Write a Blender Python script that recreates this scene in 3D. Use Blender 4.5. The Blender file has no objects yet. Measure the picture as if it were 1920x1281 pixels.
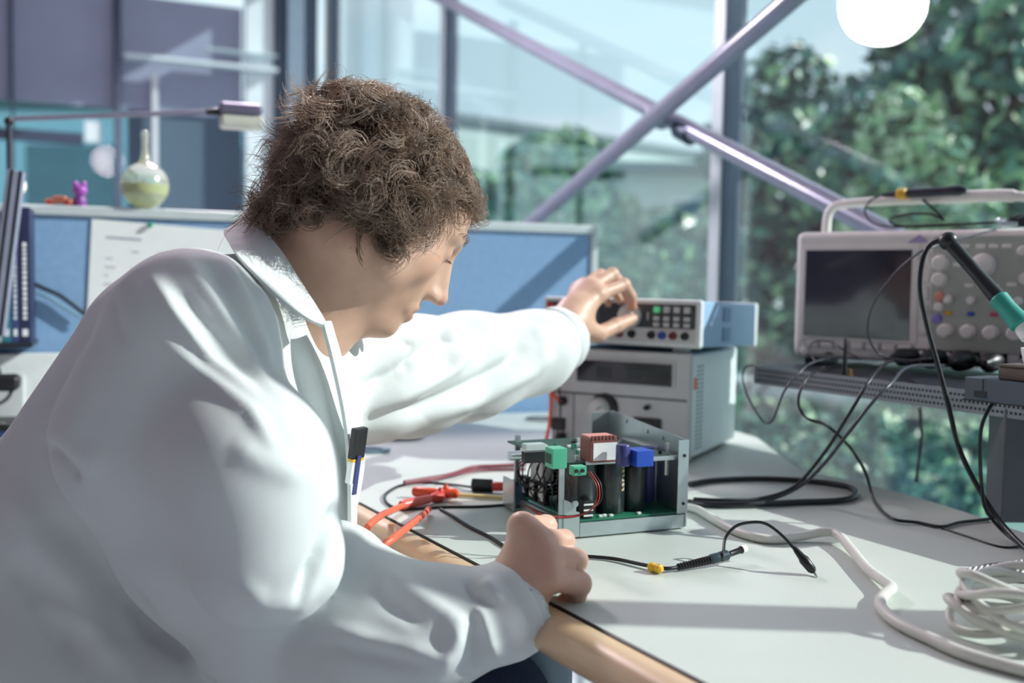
import bpy, bmesh, math, random
import numpy as np
from mathutils import Vector, Matrix, noise as mnoise
random.seed(7); RNG = np.random.default_rng(7)
R = math.radians
SC = bpy.context.scene; COL = SC.collection

# ---------------------------------------------------------------- camera
F = 1900.0; CAMZ = 1.07; DESK = 0.75
CROT = Matrix.Rotation(R(90-3.4), 3, 'X') @ Matrix.Rotation(R(0.97), 3, 'Z')
CLOC = Vector((0, 0, CAMZ))
cam = bpy.data.objects.new('camera', bpy.data.cameras.new('camera'))
COL.objects.link(cam); SC.camera = cam
cam.matrix_world = Matrix.Translation(CLOC) @ CROT.to_4x4()
cam.data.sensor_width = 36; cam.data.lens = 36*F/1920
cam.data.clip_start = .05; cam.data.clip_end = 400
cam.data.dof.use_dof = True; cam.data.dof.focus_distance = 1.16; cam.data.dof.aperture_fstop = 2.9

# ---------------------------------------------------------------- world, sun, exposure
SC.view_settings.view_transform = 'Standard'; SC.view_settings.look = 'None'
SC.view_settings.gamma = 1; SC.view_settings.use_curve_mapping = False
SC.view_settings.exposure = 0.12
W = bpy.data.worlds.new('sky'); SC.world = W; W.use_nodes = True
nt = W.node_tree; N = nt.nodes; L = nt.links; N.clear()
tc = N.new('ShaderNodeTexCoord'); sep = N.new('ShaderNodeSeparateXYZ'); L.new(tc.outputs['Generated'], sep.inputs[0])
rp = N.new('ShaderNodeValToRGB'); L.new(sep.outputs[2], rp.inputs[0])
rp.color_ramp.elements[0].position = 0.0; rp.color_ramp.elements[0].color = (.62, .80, .88, 1)
rp.color_ramp.elements[1].position = .75; rp.color_ramp.elements[1].color = (.46, .62, .78, 1)
e = rp.color_ramp.elements.new(.28); e.color = (.56, .74, .83, 1)
mp = N.new('ShaderNodeMapping'); mp.inputs['Scale'].default_value = (2.2, 2.2, 6.0); L.new(tc.outputs['Generated'], mp.inputs[0])
nz = N.new('ShaderNodeTexNoise'); nz.inputs['Scale'].default_value = 1.7; nz.inputs['Detail'].default_value = 5; L.new(mp.outputs[0], nz.inputs[0])
cr = N.new('ShaderNodeValToRGB'); cr.color_ramp.elements[0].position = .48; cr.color_ramp.elements[1].position = .74
L.new(nz.outputs[0], cr.inputs[0])
mx = N.new('ShaderNodeMix'); mx.data_type = 'RGBA'; L.new(cr.outputs[0], mx.inputs[0]); L.new(rp.outputs[0], mx.inputs[6])
mx.inputs[7].default_value = (.93, .95, .97, 1)
bg = N.new('ShaderNodeBackground'); bg.inputs[1].default_value = 1.2; L.new(mx.outputs[2], bg.inputs[0])
wo = N.new('ShaderNodeOutputWorld'); L.new(bg.outputs[0], wo.inputs[0])

SUN_AZ = Vector((.998, -.045, 0)).normalized(); SUN_EL = R(31)
sd = Vector((SUN_AZ.x*math.cos(SUN_EL), SUN_AZ.y*math.cos(SUN_EL), math.sin(SUN_EL)))
sl = bpy.data.lights.new('sun', 'SUN'); sl.energy = 5.8; sl.angle = R(.55); sl.color = (1, .96, .91)
so = bpy.data.objects.new('sun', sl); COL.objects.link(so)
so.rotation_euler = sd.to_track_quat('Z', 'Y').to_euler(); so.location = sd*20

# ---------------------------------------------------------------- pixel helpers (turn photo measurements into points of the place)
def ray(px, py):
    return CROT @ Vector(((px-960)/F, -(py-640.5)/F, -1))
def P(px, py, Y):
    d = ray(px, py); return CLOC + d*(Y/d.y)
def D(px, py, h=0.0):
    d = ray(px, py); return CLOC + d*((DESK+h-CAMZ)/d.z)
def onplane(px, py, p0, n):
    d = ray(px, py); return CLOC + d*((Vector(p0)-CLOC).dot(n)/d.dot(n))
CINV = CROT.transposed()
def project(V):
    """world points (n,3) -> photo pixels"""
    q = (np.asarray(V)-np.array(CLOC)) @ np.array(CINV).T
    return np.stack([960+F*q[:, 0]/-q[:, 2], 640.5-F*q[:, 1]/-q[:, 2]], 1)

# ---------------------------------------------------------------- materials
def lin(h):
    if isinstance(h, str):
        h = h.lstrip('#'); c = [int(h[i:i+2], 16)/255 for i in (0, 2, 4)]
    else: c = h
    return tuple((v/12.92 if v <= .04045 else ((v+.055)/1.055)**2.4) for v in c)
MATS = {}
def mat(name, col, rough=.5, metal=0, spec=.5, var=.06, vscale=30, bump=0, bscale=200, stretch=None, trans=0, emit=None, attr=None, sheen=0, sub=0, coat=0, alpha=1):
    if name in MATS: return MATS[name]
    m = bpy.data.materials.new(name); m.use_nodes = True; MATS[name] = m
    t = m.node_tree; n = t.nodes; l = t.links; b = n['Principled BSDF']
    c = lin(col); b.inputs['Roughness'].default_value = rough; b.inputs['Metallic'].default_value = metal
    b.inputs['Specular IOR Level'].default_value = spec
    tcn = n.new('ShaderNodeTexCoord'); src = tcn.outputs['Object']
    if stretch:
        mpn = n.new('ShaderNodeMapping'); mpn.inputs['Scale'].default_value = stretch; l.new(src, mpn.inputs[0]); src = mpn.outputs[0]
    if attr:
        a = n.new('ShaderNodeAttribute'); a.attribute_name = attr; base = a.outputs['Color']
    else:
        base = None
    if var:
        z = n.new('ShaderNodeTexNoise'); z.inputs['Scale'].default_value = vscale; z.inputs['Detail'].default_value = 4; l.new(src, z.inputs[0])
        mr = n.new('ShaderNodeMapRange'); mr.inputs[1].default_value = .25; mr.inputs[2].default_value = .75; mr.inputs[3].default_value = 1-var*1.5; mr.inputs[4].default_value = 1+var
        l.new(z.outputs[0], mr.inputs[0])
        vm = n.new('ShaderNodeVectorMath'); vm.operation = 'SCALE'; l.new(mr.outputs[0], vm.inputs['Scale'])
        if base: l.new(base, vm.inputs[0])
        else: vm.inputs[0].default_value = c
        l.new(vm.outputs[0], b.inputs['Base Color'])
    elif base: l.new(base, b.inputs['Base Color'])
    else: b.inputs['Base Color'].default_value = (*c, 1)
    if bump:
        z2 = n.new('ShaderNodeTexNoise'); z2.inputs['Scale'].default_value = bscale; z2.inputs['Detail'].default_value = 3; l.new(src, z2.inputs[0])
        bp = n.new('ShaderNodeBump'); bp.inputs['Strength'].default_value = bump; bp.inputs['Distance'].default_value = .002
        l.new(z2.outputs[0], bp.inputs['Height']); l.new(bp.outputs[0], b.inputs['Normal'])
    if sheen: b.inputs['Sheen Weight'].default_value = sheen
    if coat: b.inputs['Coat Weight'].default_value = coat
    if sub:
        b.inputs['Subsurface Weight'].default_value = sub; b.inputs['Subsurface Radius'].default_value = (1, .35, .2); b.inputs['Subsurface Scale'].default_value = .012
    if trans: b.inputs['Transmission Weight'].default_value = trans
    if alpha < 1: b.inputs['Alpha'].default_value = alpha
    if emit:
        b.inputs['Emission Color'].default_value = (*lin(emit[0]), 1); b.inputs['Emission Strength'].default_value = emit[1]
    return m
def glass_mat(name, tint, ior=1.5, boost=1.0, rough=0.0):
    m = bpy.data.materials.new(name); m.use_nodes = True; t = m.node_tree; n = t.nodes; l = t.links; n.clear()
    tr = n.new('ShaderNodeBsdfTransparent'); tr.inputs[0].default_value = (*tint, 1)
    gl = n.new('ShaderNodeBsdfGlossy'); gl.inputs['Roughness'].default_value = rough; gl.inputs['Color'].default_value = (1, 1, 1, 1)
    ge = n.new('ShaderNodeNewGeometry'); dt = n.new('ShaderNodeVectorMath'); dt.operation = 'DOT_PRODUCT'
    l.new(ge.outputs['Incoming'], dt.inputs[0]); l.new(ge.outputs['Normal'], dt.inputs[1])
    def mth(op, i0, i1=None):
        q = n.new('ShaderNodeMath'); q.operation = op
        for k, i in enumerate((i0, i1)):
            if i is None: continue
            if isinstance(i, (int, float)): q.inputs[k].default_value = i
            else: l.new(i, q.inputs[k])
        return q.outputs[0]
    r0 = ((ior-1)/(ior+1))**2
    sch = mth('POWER', mth('SUBTRACT', 1.0, mth('ABSOLUTE', dt.outputs['Value'])), 5.0)
    mt = n.new('ShaderNodeMath'); mt.operation = 'MULTIPLY'; mt.inputs[1].default_value = boost; mt.use_clamp = True
    mt.inputs[1].default_value = 1.0; l.new(mth('ADD', mth('MULTIPLY', sch, (1-r0)*min(boost, 1)), r0*boost), mt.inputs[0])
    mi = n.new('ShaderNodeMixShader'); l.new(mt.outputs[0], mi.inputs[0]); l.new(tr.outputs[0], mi.inputs[1]); l.new(gl.outputs[0], mi.inputs[2])
    o = n.new('ShaderNodeOutputMaterial'); l.new(mi.outputs[0], o.inputs[0]); MATS[name] = m; return m

# ---------------------------------------------------------------- mesh builder
class MB:
    def __init__(s): s.v = []; s.f = []; s.m = []; s.cur = 0; s.bev = False
    def add(s, verts, faces, M=None):
        o = len(s.v)
        s.v += [tuple(M @ Vector(v)) if M else tuple(v) for v in verts]
        s.f += [tuple(o+i for i in f) for f in faces]; s.m += [s.cur]*len(faces); return s
    def mi(s, i): s.cur = i; return s
    def box(s, x0, x1, y0, y1, z0, z1, b=0, M=None, seg=1):
        if b <= 0:
            v = [(x, y, z) for z in (z0, z1) for y in (y0, y1) for x in (x0, x1)]
            return s.add(v, [(0, 2, 3, 1), (4, 5, 7, 6), (0, 1, 5, 4), (2, 6, 7, 3), (0, 4, 6, 2), (1, 3, 7, 5)], M)
        s.bev = True; bm = bmesh.new(); bmesh.ops.create_cube(bm, size=1)
        for w in bm.verts: w.co = Vector(((x0+x1)/2+w.co.x*(x1-x0), (y0+y1)/2+w.co.y*(y1-y0), (z0+z1)/2+w.co.z*(z1-z0)))
        bmesh.ops.bevel(bm, geom=bm.edges[:], offset=min(b, .49*min(x1-x0, y1-y0, z1-z0)), segments=seg+1, profile=.5, affect='EDGES')
        bm.verts.index_update(); s.add([w.co[:] for w in bm.verts], [[w.index for w in f.verts] for f in bm.faces], M); bm.free(); return s
    def prism(s, poly, z0, z1, M=None, b=0):
        n = len(poly)
        v = [(x, y, z0) for x, y in poly]+[(x, y, z1) for x, y in poly]
        f = [tuple(range(n-1, -1, -1)), tuple(range(n, 2*n))]+[(i, (i+1) % n, n+(i+1) % n, n+i) for i in range(n)]
        return s.add(v, f, M)
    def lathe(s, prof, n=24, M=None, caps=True):
        """prof: list of (r, z) along +z"""
        v = []; f = []
        for r, z in prof:
            v += [(r*math.cos(2*math.pi*i/n), r*math.sin(2*math.pi*i/n), z) for i in range(n)]
        for j in range(len(prof)-1):
            for i in range(n):
                a = j*n+i; b2 = j*n+(i+1) % n; f.append((a, b2, b2+n, a+n))
        if caps:
            f.append(tuple(range(n-1, -1, -1))); k = (len(prof)-1)*n; f.append(tuple(range(k, k+n)))
        return s.add(v, f, M)
    def cyl(s, p0, p1, r, r1=None, n=16):
        p0 = Vector(p0); p1 = Vector(p1); d = p1-p0
        M = Matrix.Translation(p0) @ d.to_track_quat('Z', 'Y').to_matrix().to_4x4()
        return s.lathe([(r, 0), (r if r1 is None else r1, d.length)], n, M)
    def sphere(s, c, r, n=16, m=10):
        if not hasattr(r, '__len__'): r = (r, r, r)
        v = []; f = []
        for j in range(m+1):
            th = math.pi*j/m
            for i in range(n):
                ph = 2*math.pi*i/n; v.append((c[0]+r[0]*math.sin(th)*math.cos(ph), c[1]+r[1]*math.sin(th)*math.sin(ph), c[2]-r[2]*math.cos(th)))
        for j in range(m):
            for i in range(n):
                a = j*n+i; b2 = j*n+(i+1) % n; f.append((a, b2, b2+n, a+n))
        return s.add(v, f)
    def tube(s, pts, r, n=8, closed=False, caps=True):
        pts = [Vector(p) for p in pts]; K = len(pts)
        rs = r if hasattr(r, '__len__') else [r]*K
        t0 = (pts[1]-pts[0]).normalized(); up = Vector((0, 0, 1)) if abs(t0.z) < .9 else Vector((1, 0, 0))
        nrm = (up-t0*up.dot(t0)).normalized(); v = []; f = []
        for i in range(K):
            a = pts[(i-1) % K] if (closed or i > 0) else pts[i]; b2 = pts[(i+1) % K] if (closed or i < K-1) else pts[i]
            t = (b2-a); t = t.normalized() if t.length > 1e-9 else t0
            nrm = nrm-t*nrm.dot(t); nrm = nrm.normalized() if nrm.length > 1e-6 else t.orthogonal().normalized()
            bi = t.cross(nrm)
            for k in range(n):
                an = 2*math.pi*k/n; v.append(pts[i]+(nrm*math.cos(an)+bi*math.sin(an))*rs[i])
        for i in range(K if closed else K-1):
            j = (i+1) % K
            for k in range(n): f.append((i*n+k, i*n+(k+1) % n, j*n+(k+1) % n, j*n+k))
        if caps and not closed:
            f.append(tuple(range(n-1, -1, -1))); f.append(tuple(range((K-1)*n, K*n)))
        return s.add(v, f)
    def mesh(s, name):
        me = bpy.data.meshes.new(name); me.from_pydata([tuple(v) for v in s.v], [], s.f)
        me.polygons.foreach_set('material_index', s.m); me.update(); return me

def obj(name, mb, m=None, parent=None, smooth=None, **kw):
    me = mb.mesh(name) if isinstance(mb, MB) else mb
    if m is not None and not len(me.materials):
        for x in (m if isinstance(m, (list, tuple)) else [m]): me.materials.append(x)
    if isinstance(mb, MB):
        bm = bmesh.new(); bm.from_mesh(me); bmesh.ops.recalc_face_normals(bm, faces=bm.faces); bm.to_mesh(me); bm.free()
        if smooth is None: smooth = 40
    if smooth:
        me.polygons.foreach_set('use_smooth', [True]*len(me.polygons))
        if smooth < 180: me.set_sharp_from_angle(angle=R(smooth))
    o = bpy.data.objects.new(name, me); COL.objects.link(o)
    if isinstance(mb, MB) and mb.bev:
        wn = o.modifiers.new('weighted_normals', 'WEIGHTED_NORMAL'); wn.keep_sharp = True; wn.weight = 100
    if parent: o.parent = parent
    for k, v in kw.items(): o[k] = v
    return o
def thing(name, label, cat, M=None, group=None):
    o = bpy.data.objects.new(name, None); COL.objects.link(o); o.empty_display_size = .05
    if M is not None: o.matrix_world = M if isinstance(M, Matrix) else Matrix.Translation(M)
    o['label'] = label; o['category'] = cat
    if group: o['group'] = group
    return o
def tag(o, label, cat, group=None):
    o['label'] = label; o['category'] = cat
    if group: o['group'] = group
    return o
def struct(name, mb, m, parent=None):
    o = obj(name, mb, m, parent)
    if parent is None: o['kind'] = 'structure'
    return o
def frame(o, xdir):
    """matrix at o whose x axis is the horizontal direction xdir, z up"""
    x = Vector((xdir[0], xdir[1], 0)).normalized(); z = Vector((0, 0, 1)); y = z.cross(x)
    M = Matrix((x, y, z)).transposed().to_4x4(); M.translation = Vector(o); return M
def cat_rom(pts, per=8, closed=False):
    p = [Vector(q) for q in pts]; n = len(p); out = []
    for i in range(n if closed else n-1):
        p0 = p[(i-1) % n] if closed or i > 0 else p[0]*2-p[1]; p1 = p[i]; p2 = p[(i+1) % n]
        p3 = p[(i+2) % n] if closed or i < n-2 else p2*2-p1
        for k in range(per):
            t = k/per
            out.append(.5*((2*p1)+(p2-p0)*t+(2*p0-5*p1+4*p2-p3)*t*t+(3*p1-p0-3*p2+p3)*t**3))
    if not closed: out.append(p[-1])
    return out
def cable(name, label, pts, r, m, cat='cable', group=None, per=7, parent=None, n=8):
    o = obj(name, MB().tube(cat_rom(pts, per), r, n), m, parent, smooth=60)
    if parent is None: tag(o, label, cat, group)
    return o

# ---------------------------------------------------------------- signed-distance modelling (bodies, clothes): round cones, ellipsoids, smooth blends
class SDF:
    def __init__(s, M=None): s.ops = []; s.M = M or Matrix.Identity(4)
    def _p(s, p): return np.array(s.M @ Vector(p))
    def cone(s, a, b, ra, rb=None, k=.02, sub=False):
        rb = ra if rb is None else rb
        s.ops.append(('c', s._p(a), s._p(b), ra, rb, k, sub)); return s
    def sph(s, c, r, k=.02, sub=False): return s.cone(c, Vector(c)+Vector((0, 0, 1e-5)), r, r, k, sub)
    def ell(s, c, r, k=.02, sub=False, rot=None):
        Rm = np.array((s.M.to_3x3() @ (rot or Matrix.Identity(3))))
        s.ops.append(('e', s._p(c), Rm, np.array(r, float), None, k, sub)); return s
    def box(s, c, hs, rr, k=.01, sub=False, rot=None):
        Rm = np.array((s.M.to_3x3() @ (rot or Matrix.Identity(3))))
        s.ops.append(('b', s._p(c), Rm, np.array(hs, float), rr, k, sub)); return s
    def group(s, sub_, k): s.ops.append(('g', None, None, sub_, None, k, False)); return s
    def eval(s, p):
        d = np.full(len(p), 1.0)
        for op in s.ops:
            k = op[5]; mg = k+.05
            if op[0] == 'g':
                v = op[3].eval(p); h = np.maximum(k-np.abs(d-v), 0)/k; d = np.minimum(d, v)-h*h*k*.25; continue
            if op[0] == 'c':
                lo = np.minimum(op[1], op[2])-max(op[3], op[4])-mg; hi = np.maximum(op[1], op[2])+max(op[3], op[4])+mg
            else:
                rr = (op[3].max() if op[0] == 'e' else np.linalg.norm(op[3]))+mg; lo = op[1]-rr; hi = op[1]+rr
            ix = np.nonzero(np.all((p > lo) & (p < hi), 1))[0]
            if not len(ix): continue
            q = p[ix]
            if op[0] == 'c':
                ba = op[2]-op[1]; pa = q-op[1]; t = np.clip(pa@ba/(ba@ba), 0, 1)
                v = np.linalg.norm(pa-t[:, None]*ba, axis=1)-(op[3]+(op[4]-op[3])*t)
            elif op[0] == 'e':
                w = (q-op[1])@op[2]; k0 = np.linalg.norm(w/op[3], axis=1); k1 = np.linalg.norm(w/op[3]**2, axis=1)+1e-9
                v = k0*(k0-1)/k1
            else:
                w = np.abs((q-op[1])@op[2])-op[3]+op[4]
                v = np.linalg.norm(np.maximum(w, 0), axis=1)+np.minimum(w.max(1), 0)-op[4]
            a = d[ix]
            if op[6]:
                b = -v; h = np.maximum(k-np.abs(a-b), 0)/k; d[ix] = np.maximum(a, b)+h*h*k*.25
            else:
                h = np.maximum(k-np.abs(a-v), 0)/k; d[ix] = np.minimum(a, v)-h*h*k*.25
        return d
    def mesh(s, name, h, B=8):
        lo = np.full(3, 1e9); hi = -lo
        flat = lambda z: [q for o_ in z.ops for q in (flat(o_[3]) if o_[0] == 'g' else [o_])]
        for op in flat(s):
            if op[6]: continue
            if op[0] == 'c':
                r = max(op[3], op[4]); lo = np.minimum(lo, np.minimum(op[1], op[2])-r); hi = np.maximum(hi, np.maximum(op[1], op[2])+r)
            else:
                r = op[3].max()*1.5; lo = np.minimum(lo, op[1]-r); hi = np.maximum(hi, op[1]+r)
        lo -= .03; hi += .03
        nb = np.ceil((hi-lo)/(B*h)).astype(int)
        g = np.stack(np.meshgrid(*[np.arange(x) for x in nb], indexing='ij'), -1).reshape(-1, 3)
        dc = s.eval(lo+(g+.5)*B*h)
        g = g[np.abs(dc) < B*h*.87*1.25+.012]
        c = np.arange(B+1); loc = np.stack(np.meshgrid(c, c, c, indexing='ij'), -1).reshape(-1, 3)
        NX = nb*B+2
        vid = []; vpos = []; edges = []
        corner = np.array([[i, j, k] for i in (0, 1) for j in (0, 1) for k in (0, 1)])
        ed = [(a, b) for a in range(8) for b in range(a+1, 8) if np.abs(corner[a]-corner[b]).sum() == 1]
        for st in range(0, len(g), 400):
            gg = g[st:st+400]; idx = gg[:, None, :]*B+loc[None]
            val = s.eval((lo+idx.reshape(-1, 3)*h)).reshape(len(gg), B+1, B+1, B+1)
            cv = np.stack([val[:, i:B+i, j:B+j, k:B+k] for i, j, k in corner], -1)
            sg = cv < 0; act = sg.any(-1) & ~sg.all(-1)
            w = np.argwhere(act)
            if not len(w): continue
            cvv = cv[act]; base = gg[w[:, 0]]*B+w[:, 1:]
            pos = np.zeros((len(w), 3)); cnt = np.zeros(len(w))
            for a, b in ed:
                va = cvv[:, a]; vb = cvv[:, b]; x = (va < 0) != (vb < 0); t = np.where(x, va/(va-vb+1e-12), 0)
                pos += np.where(x[:, None], corner[a]+t[:, None]*(corner[b]-corner[a]), 0); cnt += x
            vpos.append(lo+(base+pos/cnt[:, None])*h)
            cid = (base[:, 0]*NX[1]+base[:, 1])*NX[2]+base[:, 2]; vid.append(cid)
            for ax, ci in ((0, 4), (1, 2), (2, 1)):
                x = (cvv[:, 0] < 0) != (cvv[:, ci] < 0)
                edges.append(np.stack([cid[x], np.full(x.sum(), ax), (cvv[x, 0] < 0).astype(int)], 1))
        vid = np.concatenate(vid); vpos = np.concatenate(vpos); edges = np.concatenate(edges)
        o = np.argsort(vid); vs = vid[o]; vp = vpos[o]
        stp = [NX[1]*NX[2], NX[2], 1]; F_ = []
        for ax in range(3):
            e_ = edges[edges[:, 1] == ax]; u, w2 = stp[(ax+1) % 3], stp[(ax+2) % 3]
            q = np.stack([e_[:, 0], e_[:, 0]-u, e_[:, 0]-u-w2, e_[:, 0]-w2], 1)
            ii = np.searchsorted(vs, q); ii = np.minimum(ii, len(vs)-1); ok = (vs[ii] == q).all(1)
            ii = ii[ok]; fl = e_[ok, 2] == 0; ii[fl] = ii[fl][:, ::-1]; F_.append(ii)
        fs = np.concatenate(F_)
        me = bpy.data.meshes.new(name)
        me.vertices.add(len(vp)); me.vertices.foreach_set('co', vp.astype('f').ravel())
        me.loops.add(fs.size); me.loops.foreach_set('vertex_index', fs.astype('i').ravel())
        me.polygons.add(len(fs)); me.polygons.foreach_set('loop_start', np.arange(0, fs.size, 4, dtype='i'))
        me.update(calc_edges=True); me.validate()
        return me
def vcos(me):
    a = np.empty(len(me.vertices)*3, 'f'); me.vertices.foreach_get('co', a); return a.reshape(-1, 3).astype(float)
def vnors(me):
    a = np.empty(len(me.vertices)*3, 'f'); me.vertices.foreach_get('normal', a); return a.reshape(-1, 3).astype(float)
def setcos(me, v): me.vertices.foreach_set('co', v.astype('f').ravel()); me.update()
def relax(me, it=2, lam=.5):
    E = np.empty(len(me.edges)*2, 'i'); me.edges.foreach_get('vertices', E); E = E.reshape(-1, 2); v = vcos(me); n = len(v)
    deg = np.bincount(E.ravel(), minlength=n).astype(float); deg[deg == 0] = 1
    for _ in range(it):
        acc = np.stack([np.bincount(E[:, 0], v[E[:, 1], c], n)+np.bincount(E[:, 1], v[E[:, 0], c], n) for c in range(3)], 1)/deg[:, None]
        v = v+(acc-v)*lam
    setcos(me, v)
def seg_dist(q, poly):
    best = np.full(len(q), 1e9); par = np.zeros(len(q)); n = len(poly)-1
    for i in range(n):
        a = np.array(poly[i], float); b = np.array(poly[i+1], float); ba = b-a
        t = np.clip((q-a)@ba/(ba@ba), 0, 1); d = np.linalg.norm(q-a-t[:, None]*ba, axis=1)
        m_ = d < best; best[m_] = d[m_]; par[m_] = ((i+t)/n)[m_]
    return best, par
# ================================================================ SETTING
E1 = Vector((.42, -.907, 0)).normalized()      # along the glazed facade, towards the camera
E2 = Vector((.907, .42, 0)).normalized()       # outwards through the facade
FB = Vector((.60, 2.9, 0))                     # foot of the mullion in mid picture
m_floor = mat('pale_blue_floor', '#b9bcc6', .45, var=.08, vscale=6)
m_frame = mat('dark_frame', '#3c4858', .35, .6, var=.08, vscale=9)
m_alu = mat('silver_frame', '#c2cfd2', .35, .2, var=.05)
m_white = mat('white_lacquer', '#e6ebec', .4, var=.04)
m_glass = glass_mat('window_glass', (.92, .96, .965), 1.5, 2.4)
m_tube = mat('grey_steel_tube', '#8d92a4', .28, .35, var=.06, vscale=12)

FM = frame(FB, E1)     # local x along the facade, local y = outwards normal
FM = Matrix((E1, E2, Vector((0, 0, 1)))).transposed().to_4x4(); FM.translation = FB
win = bpy.data.objects.new('window_1', None); COL.objects.link(win); win.matrix_world = FM; win['kind'] = 'structure'
SP = 2.2
m_wallp = mat('wall_paint', '#cbb8bf', .8, var=.03, vscale=3)
struct('floor', MB().box(-4.6, 6.7, -7.1, .0, -.12, 0, M=FM), m_floor)
struct('ceiling', MB().box(-4.6, 6.7, -7.1, .15, 3.3, 3.42, M=FM), m_wallp)
struct('wall_back', MB().box(6.6, 6.72, -7.1, .15, 0, 3.3, M=FM), m_wallp)
struct('wall_left', MB().box(-4.5, 6.6, -7.12, -7.0, 0, 3.3, M=FM), m_wallp)
struct('wall_far', MB().box(-4.52, -4.4, -7.0, -3.6, 0, 3.3, M=FM), m_wallp)
for k in (-2, -1, 0, 1, 2, 3):
    x = k*SP
    w = .027 if k > -2 else .13
    mb = MB().box(x-.025, x+w, -.030, .037, 0, 3.3, .003)
    mb.mi(1).box(x-.027, x+.022, -.037, -.030, 0, 3.3, .002)
    obj('mullion', mb, [m_frame, m_alu], win)
for x0 in range(-2, 3):
    a = x0*SP+.027; b = (x0+1)*SP-.025
    obj('pane', MB().box(a, b, -.006, .006, .12, 3.2), m_glass, win)
    obj('bottom_rail', MB().box(a, b, -.04, .04, 0, .12, .004), m_frame, win)
    obj('top_rail', MB().box(a, b, -.04, .04, 3.2, 3.3, .004), m_frame, win)
# diagonal bracing tubes in front of the glazing
bp0 = FB-E2*.20
def brace(name, label, a, b, r):
    p, q = onplane(*a, bp0, E2), onplane(*b, bp0, E2)
    d = (q-p).normalized()
    t = thing(name, label, 'brace', p)
    obj('tube', MB().cyl((0, 0, 0), q-p, r, n=20), m_tube, t)
    return t, p, q
xc = onplane(1258, 232, bp0, E2)
t1, p1, q1 = brace('steel_brace', 'grey steel brace tube falling from the upper mullion down to the oscilloscope', (790, -22), (1690, 452), .024)
t2, p2, q2 = brace('steel_brace', 'grey steel brace tube rising from the blue divider to the upper right', (1000, 440), (1600, -62), .024)
d1 = (q1-p1).normalized(); d2 = (q2-p2).normalized()
obj('coupling', MB().cyl(xc-p1-d1*.10, xc-p1-d1*.04, .029, n=20), m_tube, t1)
obj('coupling', MB().cyl(xc-p1+d1*.05, xc-p1+d1*.11, .029, n=20), m_frame, t1)
for o_ in (t2,): o_.location = o_.location-E2*.055

# left glazed wall, perpendicular to the first, beyond the divider
WC = FB-E1*(2*SP)                                  # the corner column
W2M = Matrix((-E2, -E1, Vector((0, 0, 1)))).transposed().to_4x4(); W2M.translation = WC
w2 = bpy.data.objects.new('window_2', None); COL.objects.link(w2); w2.matrix_world = W2M; w2['kind'] = 'structure'
W2I = W2M.inverted()
def w2p(px, py, off=0):
    q = W2I @ onplane(px, py, WC+E1*off, -E1); return q.x, q.z
m_blind = mat('taupe_blind', '#b3adc2', .85, var=.08, vscale=2)
m_blindd = mat('slate_blind', '#6b7585', .8, var=.06, vscale=2)
m_pale = mat('pale_blue_frame', '#d6e6ea', .4, var=.04)
def w2rect(name, m, x0, y0, x1, y1, d0, d1, off=0):
    a = w2p(x0, y0, off); b = w2p(x1, y1, off); zz = sorted((a[1], b[1])); xx = sorted((a[0], b[0]))
    return obj(name, MB().box(xx[0], xx[1], -d1, -d0, zz[0], zz[1], .004), m, w2)
w2rect('column', m_frame, 512, -60, 586, 700, -.05, .10)
w2rect('column_cover', mat('grey_cover', '#7f93a4', .4, .2), 532, -60, 560, 700, .10, .12)
w2rect('frame_post', m_pale, 458, -60, 508, 700, -.03, .06)
for x0, x1 in ((18, 32), (212, 230)): w2rect('mullion', m_frame, x0, -60, x1, 700, -.04, .05)
w2rect('mullion', m_alu, 284, 140, 297, 700, -.03, .03)
w2rect('pane', glass_mat('coated_glass', (.90, .95, .96), 1.5, .06), -120, -60, 458, 700, -.010, -.004)
w2rect('roller_blind', m_blind, -120, -60, 456, 222, -.06, -.045)
w2rect('roller_blind', m_blindd, 240, 150, 456, 600, -.085, -.07)
w2rect('blind_rail', m_pale, -120, 198, 205, 222, -.045, -.02)
w2rect('dark_transom', mat('dark_transom', '#33415a', .5), -120, 230, 156, 271, -.05, .0)
w2rect('pale_cover', m_pale, 158, 226, 190, 268, -.05, .0)
w2rect('white_rail', m_pale, 230, 108, 512, 143, .05, .16)
w2rect('white_rail', m_pale, 380, 100, 512, 112, .05, .16)

# ================================================================ OUTSIDE
m_lawn = mat('ground_outside', '#6c8f86', .9, var=.25, vscale=1.2)
struct('ground', MB().box(-60, 80, -10, 110, -.30, -.14), m_lawn)
struct('path', MB().box(-2, 40, 10.5, 13.0, -.14, -.10), mat('pale_path', '#d4dedc', .7, var=.06, vscale=2))
m_wallb = mat('pale_render', '#c5d2d0', .8, var=.05, vscale=1)
m_roofd = mat('roof_edge', '#4c6468', .6, var=.06)
m_wing = mat('house_glass', '#5d7f8c', .15, var=.1, vscale=1)
def depthpt(px, py, Y): return P(px, py, Y)
bl = thing('building', 'long pale building with a flat overhanging roof behind the green tree', 'building', P(1000, 520, 24))
o0 = Vector(bl.location)
A_ = P(780, 228, 22)-o0; B_ = P(1420, 275, 30)-o0
dx = Vector((B_.x-A_.x, B_.y-A_.y, 0)); ln = dx.length; BM = frame(Vector((A_.x, A_.y, 0)), dx)
zt = A_.z; zb = -.14-o0.z
obj('roof', MB().box(-1, ln+3, -1.6, 6, zt-.22, zt, .03, BM), m_roofd, bl)
obj('fascia', MB().box(-1, ln+3, -1.5, -1.2, zt-1.25, zt-.22, .03, BM), mat('fascia_board', '#a9bcb8', .6, var=.05, vscale=1), bl)
obj('wall', MB().box(-1, ln+2.5, 0, 5.5, zb, zt-.25, .02, BM), m_wallb, bl)
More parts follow.
